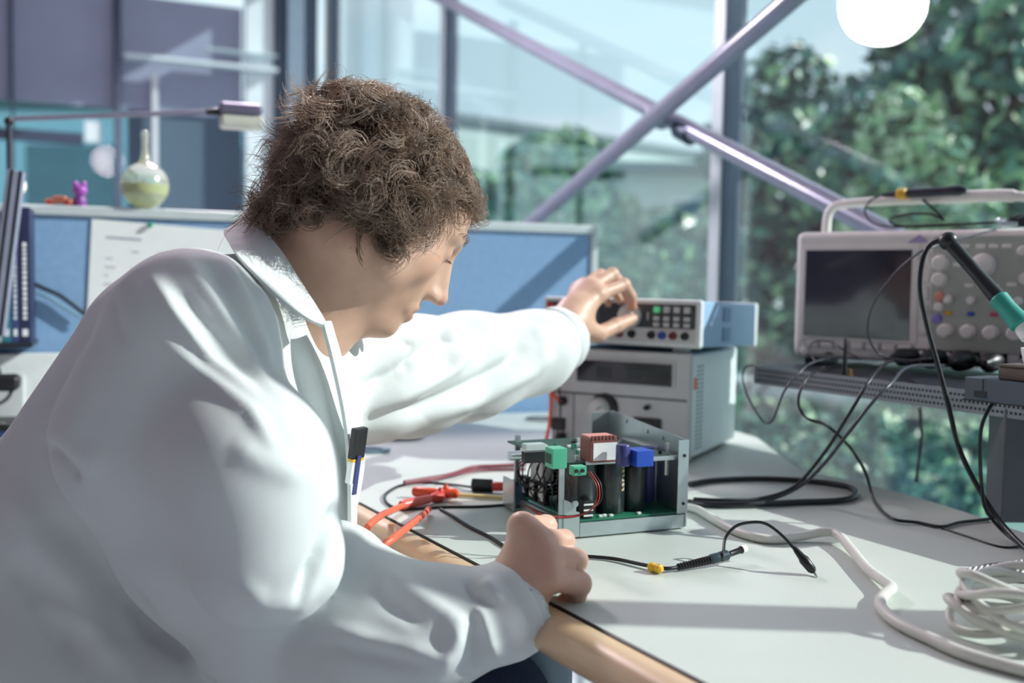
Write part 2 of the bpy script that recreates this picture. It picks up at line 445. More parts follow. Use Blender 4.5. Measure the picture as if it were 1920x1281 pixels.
for i in range(6):
    w_ = obj('window', MB().box(.8+i*2.1, 2.2+i*2.1, -.05, .08, zb+1.0, zb+2.6, .02, BM), m_white, bl)
    obj('pane', MB().box(.88+i*2.1, 2.12+i*2.1, -.07, -.04, zb+1.08, zb+2.52, 0, BM), m_wing, w_)
bw = thing('building', 'teal glazed building wing seen under the lamp arm at the far left', 'building', P(90, 540, 15))
obj('wall', MB().box(-4.5, 3.6, 0, 4, -1.2, 2.62, .02), mat('teal_cladding', '#a6d2e0', .5, var=.06, vscale=1), bw)
obj('roof', MB().box(-4.6, 3.7, -.1, 4.1, 2.62, 2.75, .02), m_roofd, bw)
for i in range(4): obj('window', MB().box(-4.2+i*1.95, -2.8+i*1.95, -.04, .04, .6, 2.1, .02), m_wing, bw)
hs = thing('house', 'small white house with a dark window right of the green tree', 'building', P(1260, 540, 17))
obj('wall', MB().box(-1.0, 1.2, 0, 3, -1.3, 1.9, .02), m_wallb, hs)
obj('roof', MB().box(-1.3, 1.5, -.4, 3.3, 1.9, 2.05, .02), m_roofd, hs)
hw = obj('window', MB().box(-.1, .55, -.05, .05, .9, 1.5, .02), m_white, hs)
obj('pane', MB().box(-.04, .49, -.07, -.03, .96, 1.44), m_wing, hw)

m_bark = mat('bark', '#5a5048', .9, var=.2, vscale=8)
LEAFM = [mat('leaf_deep', '#35655a', .35, var=.3, vscale=3), mat('leaf_mid', '#5a8f78', .35, var=.3, vscale=3), mat('leaf_light', '#97c08f', .4, var=.25, vscale=3), mat('leaf_pale', '#cbe0bd', .4, var=.25, vscale=3)]
def leaves(blobs, n, size, mix):
    mb = MB(); wts = np.array([b[1][0]*b[1][1]*b[1][2] for b in blobs]); wts = wts/wts.sum()
    for _ in range(n):
        c, r = blobs[RNG.choice(len(blobs), p=wts)]
        d = RNG.normal(size=3); d /= np.linalg.norm(d); rr = RNG.uniform(.45, 1)**.5
        p = Vector(c)+Vector((d[0]*r[0], d[1]*r[1], d[2]*r[2]))*rr
        nrm = Vector(d)+Vector(RNG.normal(size=3))*.7; nrm.normalize(); t = nrm.orthogonal().normalized(); t.rotate(Matrix.Rotation(RNG.uniform(0, 6.28), 3, nrm)); bt = nrm.cross(t)
        s_ = size*RNG.uniform(.6, 1.3)
        mb.mi(int(RNG.choice(4, p=mix)))
        mb.add([p-t*s_, p-t*s_*.2+bt*s_*.55+nrm*s_*.1, p+t*s_, p-t*s_*.2-bt*s_*.55+nrm*s_*.1], [(0, 1, 2, 3)])
    return mb
def tree(label, px, Y, blobs, n, size, mix, trunk=.12, group='trees outside'):
    base = P(px, 640, Y); base.z = -.14
    t = thing('tree', label, 'tree', base, group)
    bl_ = []
    for (bx, by, dy, rx, rz) in blobs:
        q = P(bx, by, Y+dy)-base; s_ = (Y+dy)/F; bl_.append((q, (rx*s_, rx*s_*.8, rz*s_)))
    top = bl_[0][0]
    mb = MB().tube(cat_rom([(0, 0, 0), (top.x*.2+.05, top.y*.2, top.z*.4), (top.x*.7, top.y*.6, top.z*.8), top], 5), [trunk*(1-.75*i/15) for i in range(16)], 8)
    for c, r in bl_[1:]:
        st = Vector((top.x*.3, top.y*.3, top.z*.5)); mb.tube(cat_rom([st, st.lerp(c, .5)+Vector((0, 0, -.1)), c], 4), [trunk*.45*(1-.7*i/8) for i in range(9)], 6)
    obj('trunk', mb, m_bark, t)
    obj('crown', leaves(bl_, n, size, mix), LEAFM, t, smooth=0, kind='stuff')
    return t
tree('light green tree in front of the pale building', 1050, 13, [(1060, 330, 0, 90, 90), (1010, 330, .3, 75, 80), (1120, 430, -.3, 95, 90), (1030, 440, .3, 90, 80), (1160, 520, 0, 80, 80), (1080, 540, 0, 100, 70)], 2800, .13, [.1, .28, .42, .2])
tree('tall dark tree filling the upper right panes', 1800, 9.5, [(1800, 60, 0, 170, 130), (1900, 180, -.3, 150, 150), (1700, 230, .4, 150, 120), (1830, 330, 0, 170, 120), (1600, 330, .6, 130, 100), (1960, 20, .3, 160, 120)], 5200, .10, [.42, .34, .17, .07], .2)
tree('dark leafy tree behind the mullion and the oscilloscope', 1500, 12, [(1500, 330, 0, 130, 130), (1430, 430, .3, 120, 120), (1580, 450, -.3, 130, 120), (1400, 280, .5, 90, 110), (1480, 560, 0, 150, 90), (1650, 480, 0, 120, 110), (1480, 170, .6, 90, 90)], 4200, .12, [.5, .34, .12, .04], .18)
tree('bright bushy young tree right of the tall mullion', 1720, 7.5, [(1730, 330, 0, 90, 130), (1680, 260, .2, 70, 100), (1790, 420, 0, 90, 100), (1650, 420, .1, 80, 90)], 2200, .075, [.08, .22, .42, .28], .07)
tree('distant low tree between the building and the house', 1230, 16, [(1240, 460, 0, 80, 70), (1290, 500, .3, 70, 80), (1210, 520, -.3, 70, 60)], 1300, .14, [.4, .4, .15, .05], .12)
tree('dark shrubby tree below the pale building eaves', 905, 17, [(900, 400, 0, 90, 80), (850, 450, .3, 80, 80), (950, 430, 0, 70, 60)], 1200, .15, [.4, .4, .15, .05], .12)
tree('tall dark tree beyond the right end of the facade', 2720, 11, [(2720, 150, 0, 230, 200), (2600, 330, .3, 140, 150), (2800, 350, -.3, 200, 180), (2700, 480, 0, 200, 150)], 2600, .13, [.42, .34, .17, .07], .2)
def bush(label, px, Y, blobs, n, size, mix):
    base = P(px, 640, Y); base.z = -.14
    t = thing('shrub', label, 'shrub', base, 'shrubs outside')
    bl_ = [(P(bx, by, Y+dy)-base, (rx*(Y+dy)/F, rx*(Y+dy)/F*.8, rz*(Y+dy)/F)) for bx, by, dy, rx, rz in blobs]
    mb = MB()
    for c, r in bl_: mb.tube([(0, 0, 0), c*.5+Vector((.05, 0, 0)), c], [.03, .02, .01], 6)
    obj('stem', mb, m_bark, t); obj('foliage', leaves(bl_, n, size, mix), LEAFM, t, smooth=0, kind='stuff')
bush('wide dark shrub below the shelf outside the glass', 1560, 8, [(1480, 800, 0, 120, 50), (1600, 820, 0, 130, 55), (1720, 800, .3, 120, 60)], 1500, .07, [.5, .35, .1, .05])
bush('pale green shrub outside beside the shelf post', 1800, 7, [(1800, 850, 0, 110, 60), (1880, 800, .3, 100, 70)], 900, .06, [.3, .4, .2, .1])
bush('low shrub outside behind the blue instrument', 1400, 10, [(1400, 640, 0, 120, 60), (1480, 660, .2, 120, 50), (1320, 620, .3, 100, 60)], 1200, .09, [.45, .35, .15, .05])
bush('near teal shrub outside just beyond the curved bench end', 1640, 5.6, [(1560, 880, 0, 110, 60), (1670, 900, .2, 120, 60), (1770, 915, -.2, 110, 60), (1500, 860, .4, 90, 50)], 1300, .05, [.45, .33, .14, .08])
bush('small shrub outside at the foot of the tall mullion', 1400, 8.5, [(1400, 790, 0, 90, 50)], 500, .07, [.4, .4, .15, .05])

# ================================================================ DIVIDER, DESK
m_fabric = mat('blue_fabric', '#84a8cc', .9, var=.05, vscale=60, bump=.25, bscale=900)
m_dframe = mat('divider_frame', '#cfd9da', .4, .2, var=.03)
PA = P(-60, 640, 2.08); PB = P(1112, 640, 2.57)
DV = Vector((PB.x-PA.x, PB.y-PA.y, 0)); DL = DV.length
DM = frame((PA.x, PA.y, 0), DV); ZT = P(1112, 424, 2.57).z
div = thing('desk_divider', 'long blue fabric desk divider in a pale frame behind the workbench', 'divider', DM)
obj('top_rail', MB().box(0, DL, -.022, .022, ZT-.022, ZT, .005), m_dframe, div)
obj('side_post', MB().box(DL-.02, DL, -.02, .02, .02, ZT-.022, .005), m_dframe, div)
obj('side_post', MB().box(0, .02, -.02, .02, .02, ZT-.022, .005), m_dframe, div)
obj('bottom_rail', MB().box(.02, DL-.02, -.018, .018, .30, .33, .004), m_dframe, div)
obj('fabric_panel', MB().box(.02, DL-.02, -.014, .014, .33, ZT-.022, .004), m_fabric, div)
obj('foot', MB().box(.01, .05, -.2, .2, 0, .02, .004), m_dframe, div); obj('foot', MB().box(DL-.05, DL-.01, -.2, .2, 0, .02, .004), m_dframe, div)
DI = DM.inverted()
def dvp(px, py, off=.016):
    n_ = DM.to_3x3() @ Vector((0, -1, 0)); return DI @ onplane(px, py, Vector((PA.x, PA.y, 0))+n_*off, n_)

m_desk = mat('grey_green_laminate', '#ccd4cc', .38, var=.03, vscale=8, bump=.05, bscale=600)
m_wood = mat('beech_edge', '#e3c39c', .3, var=.06, vscale=9, stretch=(1.5, 1.5, 12), coat=.3)
m_black = mat('black_rubber', '#15181c', .45, var=.1)
m_leg = mat('desk_leg_grey', '#8fa3ad', .4, .3)
q0 = D(665, 938); q1_ = D(1320, 1281); dd = (q1_-q0).normalized(); q2_ = q1_+dd*.45
far = [D(1880, 986), D(1815, 962), D(1750, 942), D(1680, 922), D(1600, 902), D(1500, 882)]
pc = Vector((PB.x, PB.y, 0)); dn = DV.normalized()
poly = [q2_, q2_+Vector((.55, .12, 0)), D(1990, 1040)+Vector((.05, -.05, 0))]+far+[Vector((.52, 2.12, 0)), Vector((.40, 2.60, 0))+dn*-.02,
        pc-dn*.02+Vector((.01, -.04, 0)), Vector((PA.x, PA.y, 0))+dn*.1+Vector((.01, -.04, 0)), Vector((-.95, 1.80, 0)), Vector((-.42, 1.62, 0)), q0]
pl = [(p.x, p.y) for p in poly]
desk = thing('workbench', 'workbench with a grey-green laminate top and rounded beech front edge', 'desk', Vector((0, 0, 0)))
obj('tabletop', MB().prism(pl, DESK-.03, DESK), m_desk, desk)
nz_ = [q2_, q1_, q1_.lerp(q0, .5), q0+dd*.02, q0+Vector((-.012, .006, 0)), Vector((-.42, 1.61, DESK)), Vector((-.95, 1.79, DESK))]
outn = Vector((dd.y, -dd.x, 0)).normalized()
if outn.x > 0: outn = -outn
mb = MB(); prev = None
prof = [(0.0, 0.0), (.012, .0005), (.024, -.004), (.032, -.012), (.035, -.02), (.032, -.028), (.024, -.036), (.012, -.040), (0.0, -.041)]
vv = []; ff = []
for i, p in enumerate(nz_):
    a = nz_[max(i-1, 0)]; b = nz_[min(i+1, len(nz_)-1)]; t = (b-a).normalized(); o_ = Vector((t.y, -t.x, 0))
    if o_.dot(outn) < 0 and i < 4: o_ = -o_
    if i >= 4: o_ = Vector((-.3, -1, 0)).normalized() if o_.y > 0 else o_
    for u, w in prof: vv.append((p.x+o_.x*(u+.003), p.y+o_.y*(u+.003), DESK-.001+w))
k_ = len(prof)
for i in range(len(nz_)-1):
    for j in range(k_-1): ff.append((i*k_+j, i*k_+j+1, (i+1)*k_+j+1, (i+1)*k_+j))
    ff.append((i*k_+k_-1, i*k_, (i+1)*k_, (i+1)*k_+k_-1))
mb.add(vv, ff); obj('wooden_edge', mb, m_wood, desk, smooth=60)
obj('edge_seam', MB().tube([p+Vector((0, 0, -.0012)) for p in nz_[:4]], .0025, 6), m_black, desk)
obj('edge_band', MB().tube([p+Vector((0, 0, -.012)) for p in far], .012, 8), m_white, desk)
for (x, y) in ((D(1000, 1230).x+.02, 1.12), (.55, 1.45), (.0, 2.3), (-.8, 1.95), (.52, .75)):
    obj('leg', MB().box(x-.03, x+.03, y-.03, y+.03, 0, DESK-.03, .006), m_leg, desk)
obj('apron', MB().cyl((.0, 2.3, .69), (.52, .75, .69), .02), m_leg, desk)
# ================================================================ INSTRUMENTS
m_case = mat('instrument_grey', '#c9cdcf', .45, var=.03)
m_caseb = mat('instrument_blue', '#9cc6ea', .4, var=.03)
m_casew = mat('instrument_white', '#dfe8ea', .45, var=.03)
m_panel = mat('panel_dark', '#3a4048', .45, var=.05)
m_dark = mat('plastic_black', '#17191d', .4, var=.08)
m_dglass = mat('display_glass', '#0c1016', .08, var=0, coat=.5)
m_knob = mat('knob_grey', '#d3d6d2', .4, var=.04)
m_btn = mat('button_grey', '#b9bfc0', .45, var=.03)
m_btng = mat('button_green', '#6fd79c', .4, emit=('#3fbf7a', .25), var=0)
m_red = mat('plastic_red', '#c23a34', .4, var=.05); m_blue = mat('plastic_blue', '#2450b8', .35, var=.06)
m_dred = mat('socket_red', '#7c1f24', .4, var=.05)
m_orange = mat('orange_sticker', '#e8653e', .5, var=.03)
m_grill = mat('vent_dark', '#7f8d92', .6)
m_steel = mat('bright_steel', '#c3ccd0', .28, .85, var=.05, vscale=40)
m_yellow = mat('plastic_yellow', '#e3b32a', .4, var=.05)
m_label = mat('label_white', '#e9eceb', .5, var=.02)
m_ink = mat('ink', '#5b6470', .6, var=0)
def unit(fr, a):   # front right bottom corner, rotated by a: local x to the right along the front, y into the depth
    return frame(fr, (math.cos(a), -math.sin(a)))

# power supply (lower)
fr = D(1290, 872); w, h, dp = .268, .195, .30
M = unit(fr, R(28)) @ Matrix.Translation((-w, 0, 0))
ps = thing('power_supply', 'grey bench power supply under the blue instrument, with one big round dial', 'instrument', M)
obj('housing', MB().box(0, w, .012, dp, .008, h, .006), m_casew, ps)
obj('front_panel', MB().box(-.002, w+.002, 0, .014, .006, h+.002, .004).box(.0, .004, -.004, 0, .006, h, .001).box(w-.004, w, -.004, 0, .006, h, .001).box(.0, w, -.004, 0, h-.005, h+.001, .001), m_case, ps)
dwn = obj('display_frame', MB().box(.045, w-.028, -.003, 0, h-.062, h-.014, .002), m_case, ps)
obj('display', MB().box(.05, w-.033, -.005, -.003, h-.058, h-.018, .001), m_dglass, dwn)
for x in (.09, .15): obj('digit_window', MB().box(x, x+.03, -.0056, -.005, h-.05, h-.028, .0004), mat('digit_window', '#2a3238', .2), dwn)
obj('panel_groove', MB().box(.002, w-.002, -.001, .0, h-.083, h-.080), m_panel, ps)
obj('panel_groove', MB().box(.043, .0445, -.001, .0, .012, h-.083), m_panel, ps)
kn = obj('dial', MB().lathe([(.021, 0), (.021, .010), (.0185, .013), (.018, .022), (.016, .024), (0.0005, .0242)], 32, Matrix.Translation((.098, 0, .088)) @ Matrix.Rotation(R(90), 4, 'X')), m_knob, ps)
obj('dial_skirt', MB().lathe([(.027, 0), (.027, .004), (.025, .006), (.02, .0065)], 32, Matrix.Translation((.106, 0, .09)) @ Matrix.Rotation(R(90), 4, 'X')), m_dark, kn)
obj('dial_mark', MB().box(-.001, .001, -.0255, -.0235, .002, .014, M=Matrix.Translation((.098, 0, .088)) @ Matrix.Rotation(R(60), 4, 'Y')), m_ink, kn)
def jack(parent, x, z, r, m, name='socket', d=.012):
    o = obj(name, MB().lathe([(r, 0), (r, d*.7), (r*.8, d), (r*.45, d), (r*.45, d*.2), (.0003, d*.2)], 20, Matrix.Translation((x, 0, z)) @ Matrix.Rotation(R(90), 4, 'X')), m, parent); return o
jack(ps, .022, h-.098, .0085, m_dark); jack(ps, .022, .03, .0085, m_dark); jack(ps, .19, h-.098, .0055, m_dark, 'switch')
obj('small_nut', MB().lathe([(.008, 0), (.008, .002)], 6, Matrix.Translation((.19, 0, h-.098)) @ Matrix.Rotation(R(90), 4, 'X')), m_steel, ps)
mo = obj('mains_outlet', MB().box(.163, .217, -.006, 0, .022, .078, .008), m_dark, ps)
obj('outlet_ring', MB().lathe([(.022, 0), (.022, .003), (.019, .003), (.018, -.004), (.0004, -.004)], 28, Matrix.Translation((.19, -.006, .05)) @ Matrix.Rotation(R(90), 4, 'X')), m_panel, mo)
for i in range(20):
    obj('vent_slot', MB().box(w-.0005, w+.0006, .038, .052, .022+i*.0078, .0255+i*.0078), m_grill, ps)
    obj('vent_slot', MB().box(w-.0005, w+.0006, .060, .074, .022+i*.0078, .0255+i*.0078), m_grill, ps)
obj('sticker', MB().box(w-.0005, w+.0012, .022, .036, h-.064, h-.042, .002), m_orange, ps)
for x in (.03, w-.03):
    for y in (.03, dp-.03): obj('foot', MB().lathe([(.010, 0), (.011, .008)], 14, Matrix.Translation((x, y, 0))), m_dark, ps)

# blue multimeter on top, front raised on its tilt feet
w2_, h2, dp2 = .325, .086, .285
M = unit(P(1314, 655, 1.775), R(33)) @ Matrix.Rotation(R(-1.6), 4, 'X') @ Matrix.Translation((-w2_, 0, 0))
mm = thing('multimeter', 'pale blue bench multimeter on top of the power supply, its knob held by the hand', 'instrument', M)
obj('housing', MB().box(.002, w2_-.002, .012, dp2, 0.002, h2-.002, .004), m_caseb, mm)
obj('bezel', MB().box(0, w2_, -.004, .014, 0, h2, .006), m_casew, mm)
obj('front_panel', MB().box(.010, w2_-.010, -.006, -.003, .034, h2-.009, .001), m_panel, mm)
obj('socket_strip', MB().box(.010, w2_-.010, -.006, -.003, .008, .034, .001), m_case, mm)
dsp = obj('display', MB().box(.030, .125, -.0075, -.005, .042, h2-.013, .001), mat('lcd', '#59656c', .15), mm)
for i in range(5): obj('segment', MB().box(.038+i*.016, .047+i*.016, -.0082, -.0074, .048, .064, .001), mat('lcd_segment', '#39444a', .3), dsp)
obj('red_mark', MB().box(.013, .026, -.0068, -.0058, h2-.022, h2-.012), m_red, mm)
kM = Matrix.Translation((.187, 0, .055)) @ Matrix.Rotation(R(90), 4, 'X')
kn = obj('knob', MB().lathe([(.020, .004), (.020, .008), (.0155, .009), (.0145, .026), (.012, .028), (.0004, .0283)], 28, kM), m_label, mm)
obj('knob_ring', MB().lathe([(.0235, .004), (.0235, .0065), (.02, .0068)], 28, kM), m_btn, kn)
obj('slot_mark', MB().box(.222, .225, -.0068, -.0058, .048, .062), m_btn, mm)
for r_ in range(3):
    for c in range(4):
        zz = (.067, .0515, .0405)[r_]; hh = (.0055, .004, .004)[r_]
        obj('button', MB().box(.236+c*.0195, .248+c*.0195, -.011, -.005, zz-hh, zz+hh, .0016, seg=2), m_btng if (r_, c) == (0, 0) else m_btn, mm)
for x, m_ in ((.168, m_dred), (.193, m_dark), (.232, m_dark), (.253, m_blue), (.274, m_dred), (.297, m_dark)):
    jack(mm, x, .021, .0072, m_, 'socket', .014)
for y in (.06, .10): 
    for k in range(2): obj('vent_grille', MB().box(w2_-.003, w2_+.0004, .105, .14, .012+k*.037, .038+k*.037, .001), mat('vent_blue', '#7fa6cc', .5), mm) if y == .06 else None
obj('rear_cap', MB().box(0, w2_, dp2-.012, dp2+.004, 0, h2, .004), m_casew, mm)
for x in (.03, w2_-.06): obj('tilt_foot', MB().box(x, x+.03, .012, .03, -.0085, .002, .003), m_btn, mm)
obj('rear_foot', MB().box(.03, .06, dp2-.05, dp2-.03, -.0015, .002, .001), m_btn, mm); obj('rear_foot', MB().box(w2_-.06, w2_-.03, dp2-.05, dp2-.03, -.0015, .002, .001), m_btn, mm)
MULTI = M.copy()

# raised shelf with perforated edge
ZS = .925
def onz(px, py, z): d = ray(px, py); return CLOC+d*((z-CAMZ)/d.z)
sa = onz(1420, 688, ZS); sb = onz(1920, 746, ZS); sdir = (sb-sa).normalized()
sb2 = sb+sdir*.25; sn = Vector((-sdir.y, sdir.x, 0)); sn = sn if sn.x > 0 else -sn
back_l = Vector((.66, 2.10, ZS)); back_r = sb2+sn*.34
shelf = thing('instrument_shelf', 'dark raised instrument shelf with a perforated metal edge carrying the oscilloscope', 'shelf', Vector((sa.x, sa.y, ZS)))
O = Vector((sa.x, sa.y, ZS))
spoly = [(p.x-O.x, p.y-O.y) for p in (sa, sb2, back_r, back_l)]
m_shelf = mat('shelf_black', '#2b2f38', .35, .1, var=.1)
m_perf = mat('perforated_metal', '#8d9198', .35, .6, var=.06)
obj('board', MB().prism(spoly, -.016, 0), m_shelf, shelf)
ln_ = (sb2-sa).length
SM = frame(Vector((0, 0, 0)), sdir)
edge = obj('perforated_edge', MB().box(-.004, ln_, -.004, .0, -.030, .002, .001, M=SM), m_perf, shelf)
holes = MB(); k = 0
for r_ in range(3):
    x = .006+(r_ % 2)*.0035
    while x < ln_-.006:
        holes.lathe([(.0023, 0), (.0019, .0006)], 6, SM @ Matrix.Translation((x, -.0041, -.0055-r_*.0085)) @ Matrix.Rotation(R(90), 4, 'X')); x += .0068
obj('hole', holes, m_black, edge, kind='stuff')
ppx = onz(1893, 975, DESK)
obj('post', MB().box(ppx.x-O.x-.022, ppx.x-O.x+.03, ppx.y-O.y-.02, ppx.y-O.y+.03, DESK-ZS, -.016, .003), mat('post_grey', '#5f6468', .45, .4), shelf)
obj('post', MB().box(.60, .65, -.10, -.05, -ZS, -.016, .003), MATS['post_grey'], shelf)
shelf_i = None

# oscilloscope
m_osc = mat('scope_ivory', '#f0ede8', .45, var=.02); m_osg = mat('scope_grey_green', '#b3b9b0', .5, var=.03)
wo_, ho, do_ = .43, .232, .14
M = unit(P(1485, 668, 1.90), R(39)); M = M @ Matrix.Translation((0, 0, 0))
sc_ = thing('oscilloscope', 'ivory digital oscilloscope with a dark screen and many knobs on the raised shelf', 'instrument', M)
ZF = M.translation.z-ZS
obj('housing', MB().box(.006, wo_-.006, .02, do_, .006, ho-.004, .012), m_osg, sc_)
obj('bezel', MB().box(0, wo_, 0, .026, 0, ho, .014, seg=3), m_osc, sc_)
sb_ = obj('screen_frame', MB().box(.016, .226, -.003, 0, .034, ho-.026, .003), m_osc, sc_)
obj('screen', MB().box(.022, .214, -.0042, -.002, .040, ho-.034, .001), mat('scope_screen', '#222c40', .12, var=.25, vscale=9, coat=.6), sb_)
obj('purple_flash', MB().add([(.205, -.0034, ho-.022), (.24, -.0034, ho-.022), (.225, -.0034, ho-.008)], [(0, 1, 2)]), mat('purple_print', '#b6a6d6', .5), sc_)
for i in range(7): obj('softkey', MB().box(.026+i*.028, .050+i*.028, -.004, 0, .020, .031, .0015), m_osc, sc_)
for i in range(8): obj('key_gap', MB().box(.0245+i*.028, .0258+i*.028, -.0035, 0, .019, .032), m_grill, sc_)
for i in range(5): obj('softkey', MB().box(.229, .243, -.004, 0, .052+i*.03, .074+i*.03, .0015), m_osc, sc_)
obj('button_panel', MB().box(.248, wo_-.024, -.003, 0, .026, ho-.012, .003), m_osg, sc_)
obj('usb_port', MB().box(.066, .078, -.0035, -.001, .008, .012), m_dark, sc_); obj('power_button', MB().lathe([(.008, 0), (.008, .003), (.005, .004), (.0004, .004)], 18, Matrix.Translation((.025, 0, .010)) @ Matrix.Rotation(R(90), 4, 'X')), m_osc, sc_)
def sknob(x, z, r, d=.013, m_=None):
    obj('knob', MB().lathe([(r*1.12, .002), (r*1.1, .005), (r, .006), (r*.93, d), (r*.8, d+.0015), (.0003, d+.0018)], 24, Matrix.Translation((x, 0, z)) @ Matrix.Rotation(R(90), 4, 'X')), m_ or m_osc, sc_)
for i in range(4): sknob(.275+i*.036, .060, .0115, .016)
for i in range(4): sknob(.278+i*.036, .113, .0068)
sknob(.262, .175, .0125, .014); sknob(.262, .147, .0115, .014); sknob(.330, .172, .018, .016); sknob(.395, .150, .009); sknob(.390, .195, .008); sknob(.402, .077, .010)
for x, m_ in ((.278, m_yellow), (.314, m_blue), (.350, mat('button_pink', '#d0507a', .4)), (.386, mat('button_teal', '#2f9c86', .4))):
    obj('channel_button', MB().box(x-.006, x+.006, -.006, -.002, .0865, .0935, .002), m_, sc_)
for i in range(3): obj('button', MB().box(.302+i*.02, .317+i*.02, -.006, -.002, .134, .141, .002), m_osc, sc_)
for x, z in ((.29, .172), (.405, .178), (.405, .165), (.405, .135), (.365, .203), (.345, .203), (.325, .203), (.30, .203), (.408, .10), (.375, .140)):
    obj('button', MB().box(x-.008, x+.008, -.006, -.002, z-.0035, z+.0035, .002), m_osc, sc_)
for z in (.207, .190): obj('usb_port', MB().box(.400, .416, -.0036, -.001, z-.005, z+.005), m_dark, sc_)
for x, z, m_ in ((.262, .118, mat('button_salmon', '#e79a88', .4)), (.262, .100, m_osc), (.260, .080, mat('button_violet', '#8a83d8', .4))): sknob(x, z, .0075, .007, m_)
for i in range(5):
    x = .235+i*.042
    o_ = obj('connector', MB().lathe([(.0095, 0), (.0095, .004), (.007, .004), (.007, .016), (.0078, .016), (.0078, .02), (.005, .02), (.005, .004), (.0003, .004)], 20, Matrix.Translation((x, 0, .014)) @ Matrix.Rotation(R(90), 4, 'X')), m_steel, sc_)
    obj('port_frame', MB().box(x-.012, x+.012, -.002, 0, .002, .027, .002), m_dark, o_)
# carrying handle arching over the top
hp = [(.030, .07, ho-.02), (.030, .07, ho+.02), (.034, .07, ho+.040), (.048, .07, ho+.052), (.08, .07, ho+.056), (.14, .07, ho+.058), (.22, .07, ho+.058), (wo_-.08, .07, ho+.058), (wo_-.048, .07, ho+.052), (wo_-.034, .07, ho+.040), (wo_-.03, .07, ho+.02), (wo_-.03, .07, ho-.02)]
hn = obj('handle', MB().tube(cat_rom(hp, 6), .0085, 12), m_osc, sc_)
obj('handle_sleeve', MB().tube(cat_rom([(.24, .07, ho+.058), (.27, .07, ho+.060), (.33, .07, ho+.060), (.36, .07, ho+.058)], 5), [.0085]+[.011]*14+[.0085], 14), m_osc, hn)
for x in (.03, wo_-.03): obj('foot', MB().box(x-.015, x+.015, .02, do_-.02, -ZF+.0005, .008, .003), m_dark, sc_)
OSC = M.copy()
def osc(x, y, z): return OSC @ Vector((x, y, z))

# things lying on the scope
def on_handle(px, py): return onplane(px, py, osc(0, .055, 0), OSC.to_3x3() @ Vector((0, 1, 0)))
a, b = on_handle(1655, 366), on_handle(1812, 356)
up_ = Vector((0, 0, .004))
t = thing('probe', 'slim black probe with a yellow clip lying along the oscilloscope handle', 'probe', a)
probe_t = t; ab = b-a; pts = [ab*(i/12) for i in range(13)]
obj('body', MB().tube(pts, [.0035, .005, .006, .0075, .008, .008, .008, .008, .008, .008, .0085, .009, .004], 12), mat('probe_dark', '#2a2d3c', .3), t)
d_ = ab.normalized(); c_ = ab*.24
obj('clip', MB().tube([c_-d_*.009, c_-d_*.007, c_+d_*.007, c_+d_*.009], [.007, .0098, .0098, .007], 12), m_yellow, t)
t = thing('alligator_clip', 'black and silver test clip bundle lying on top of the oscilloscope', 'clip', osc(.365, .055, ho+.004))
mb = MB()
obj('jaw', MB().box(-.03, .0, -.006, .006, .0, .010, .002).box(-.035, -.02, -.009, .009, .009, .016, .003), m_steel, t)
obj('grip', MB().tube([(0, 0, .008), (.01, .002, .011), (.03, .004, .010), (.04, .004, .009)], [.007, .010, .011, .006], 10).tube([(-.005, .01, .014), (.012, .014, .018), (.03, .012, .016)], [.005, .008, .006], 10), m_dark, t)
obj('sleeve', MB().tube([(.04, .004, .009), (.05, .002, .010), (.07, .0, .010), (.078, -.002, .009)], [.006, .009, .009, .005], 10), mat('pale_blue_sleeve', '#a8c4d6', .3), t)

# soldering iron, its tip end towards the right edge
ia, ib = P(1778, 452, 1.36), P(1960, 660, 1.25)
t = thing('soldering_iron', 'soldering iron with black handle and teal grip leaning at the right over the oscilloscope', 'soldering iron', ia)
iron_t = t; v = ib-ia
obj('handle', MB().tube([v*s for s in (0, .03, .06, .3, .52, .53)], [.007, .0085, .009, .0085, .0105, .008], 16), mat('iron_black', '#1c2226', .35), t)
obj('grip', MB().tube([v*s for s in (.52, .54, .62, .70, .76, .78)], [.0095, .0125, .0115, .0125, .014, .010], 16), mat('teal_grip', '#2f9d8e', .45), t)
obj('collar', MB().tube([v*s for s in (.77, .80, .86, .88)], [.010, .012, .013, .008], 14), m_label, t)
obj('barrel', MB().tube([v*s for s in (.87, 1.05, 1.15)], [.004, .004, .001], 10), m_steel, t)
obj('cord_boot', MB().sphere((0, 0, 0), (.0125, .0125, .0125), 14, 8), m_dark, t)
# iron holder / grey clamp at the right, standing on the shelf
hc = P(1880, 722, 1.30); hc.z = ZS
hM = frame(hc, sdir)
t = thing('iron_stand', 'dark grey soldering stand with a brown ridged block on the shelf edge', 'stand', hM)
obj('base', MB().prism([(-.042, -.015), (-.036, -.026), (.09, -.026), (.09, .05), (-.03, .05), (-.042, .03)], .002, .030), mat('stand_grey', '#4b5462', .45), t)
obj('notch', MB().box(-.022, -.004, -.0268, -.0255, .006, .014, .0004), m_black, t)
obj('groove', MB().box(-.010, -.0092, -.0266, -.0255, .014, .030), m_black, t)
obj('block', MB().box(.0, .07, -.012, .03, .030, .047, .003).box(-.0, .07, -.013, .03, .047, .050, .001), mat('brown_block', '#6d6058', .55, var=.15, vscale=80), t)
obj('funnel', MB().lathe([(.011, 0), (.013, .006), (.016, .022), (.014, .022), (.009, .004)], 20, Matrix.Translation((.035, .01, .050))), m_label, t)
obj('pad', MB().box(-.04, .088, -.024, .048, 0, .002), m_black, t)
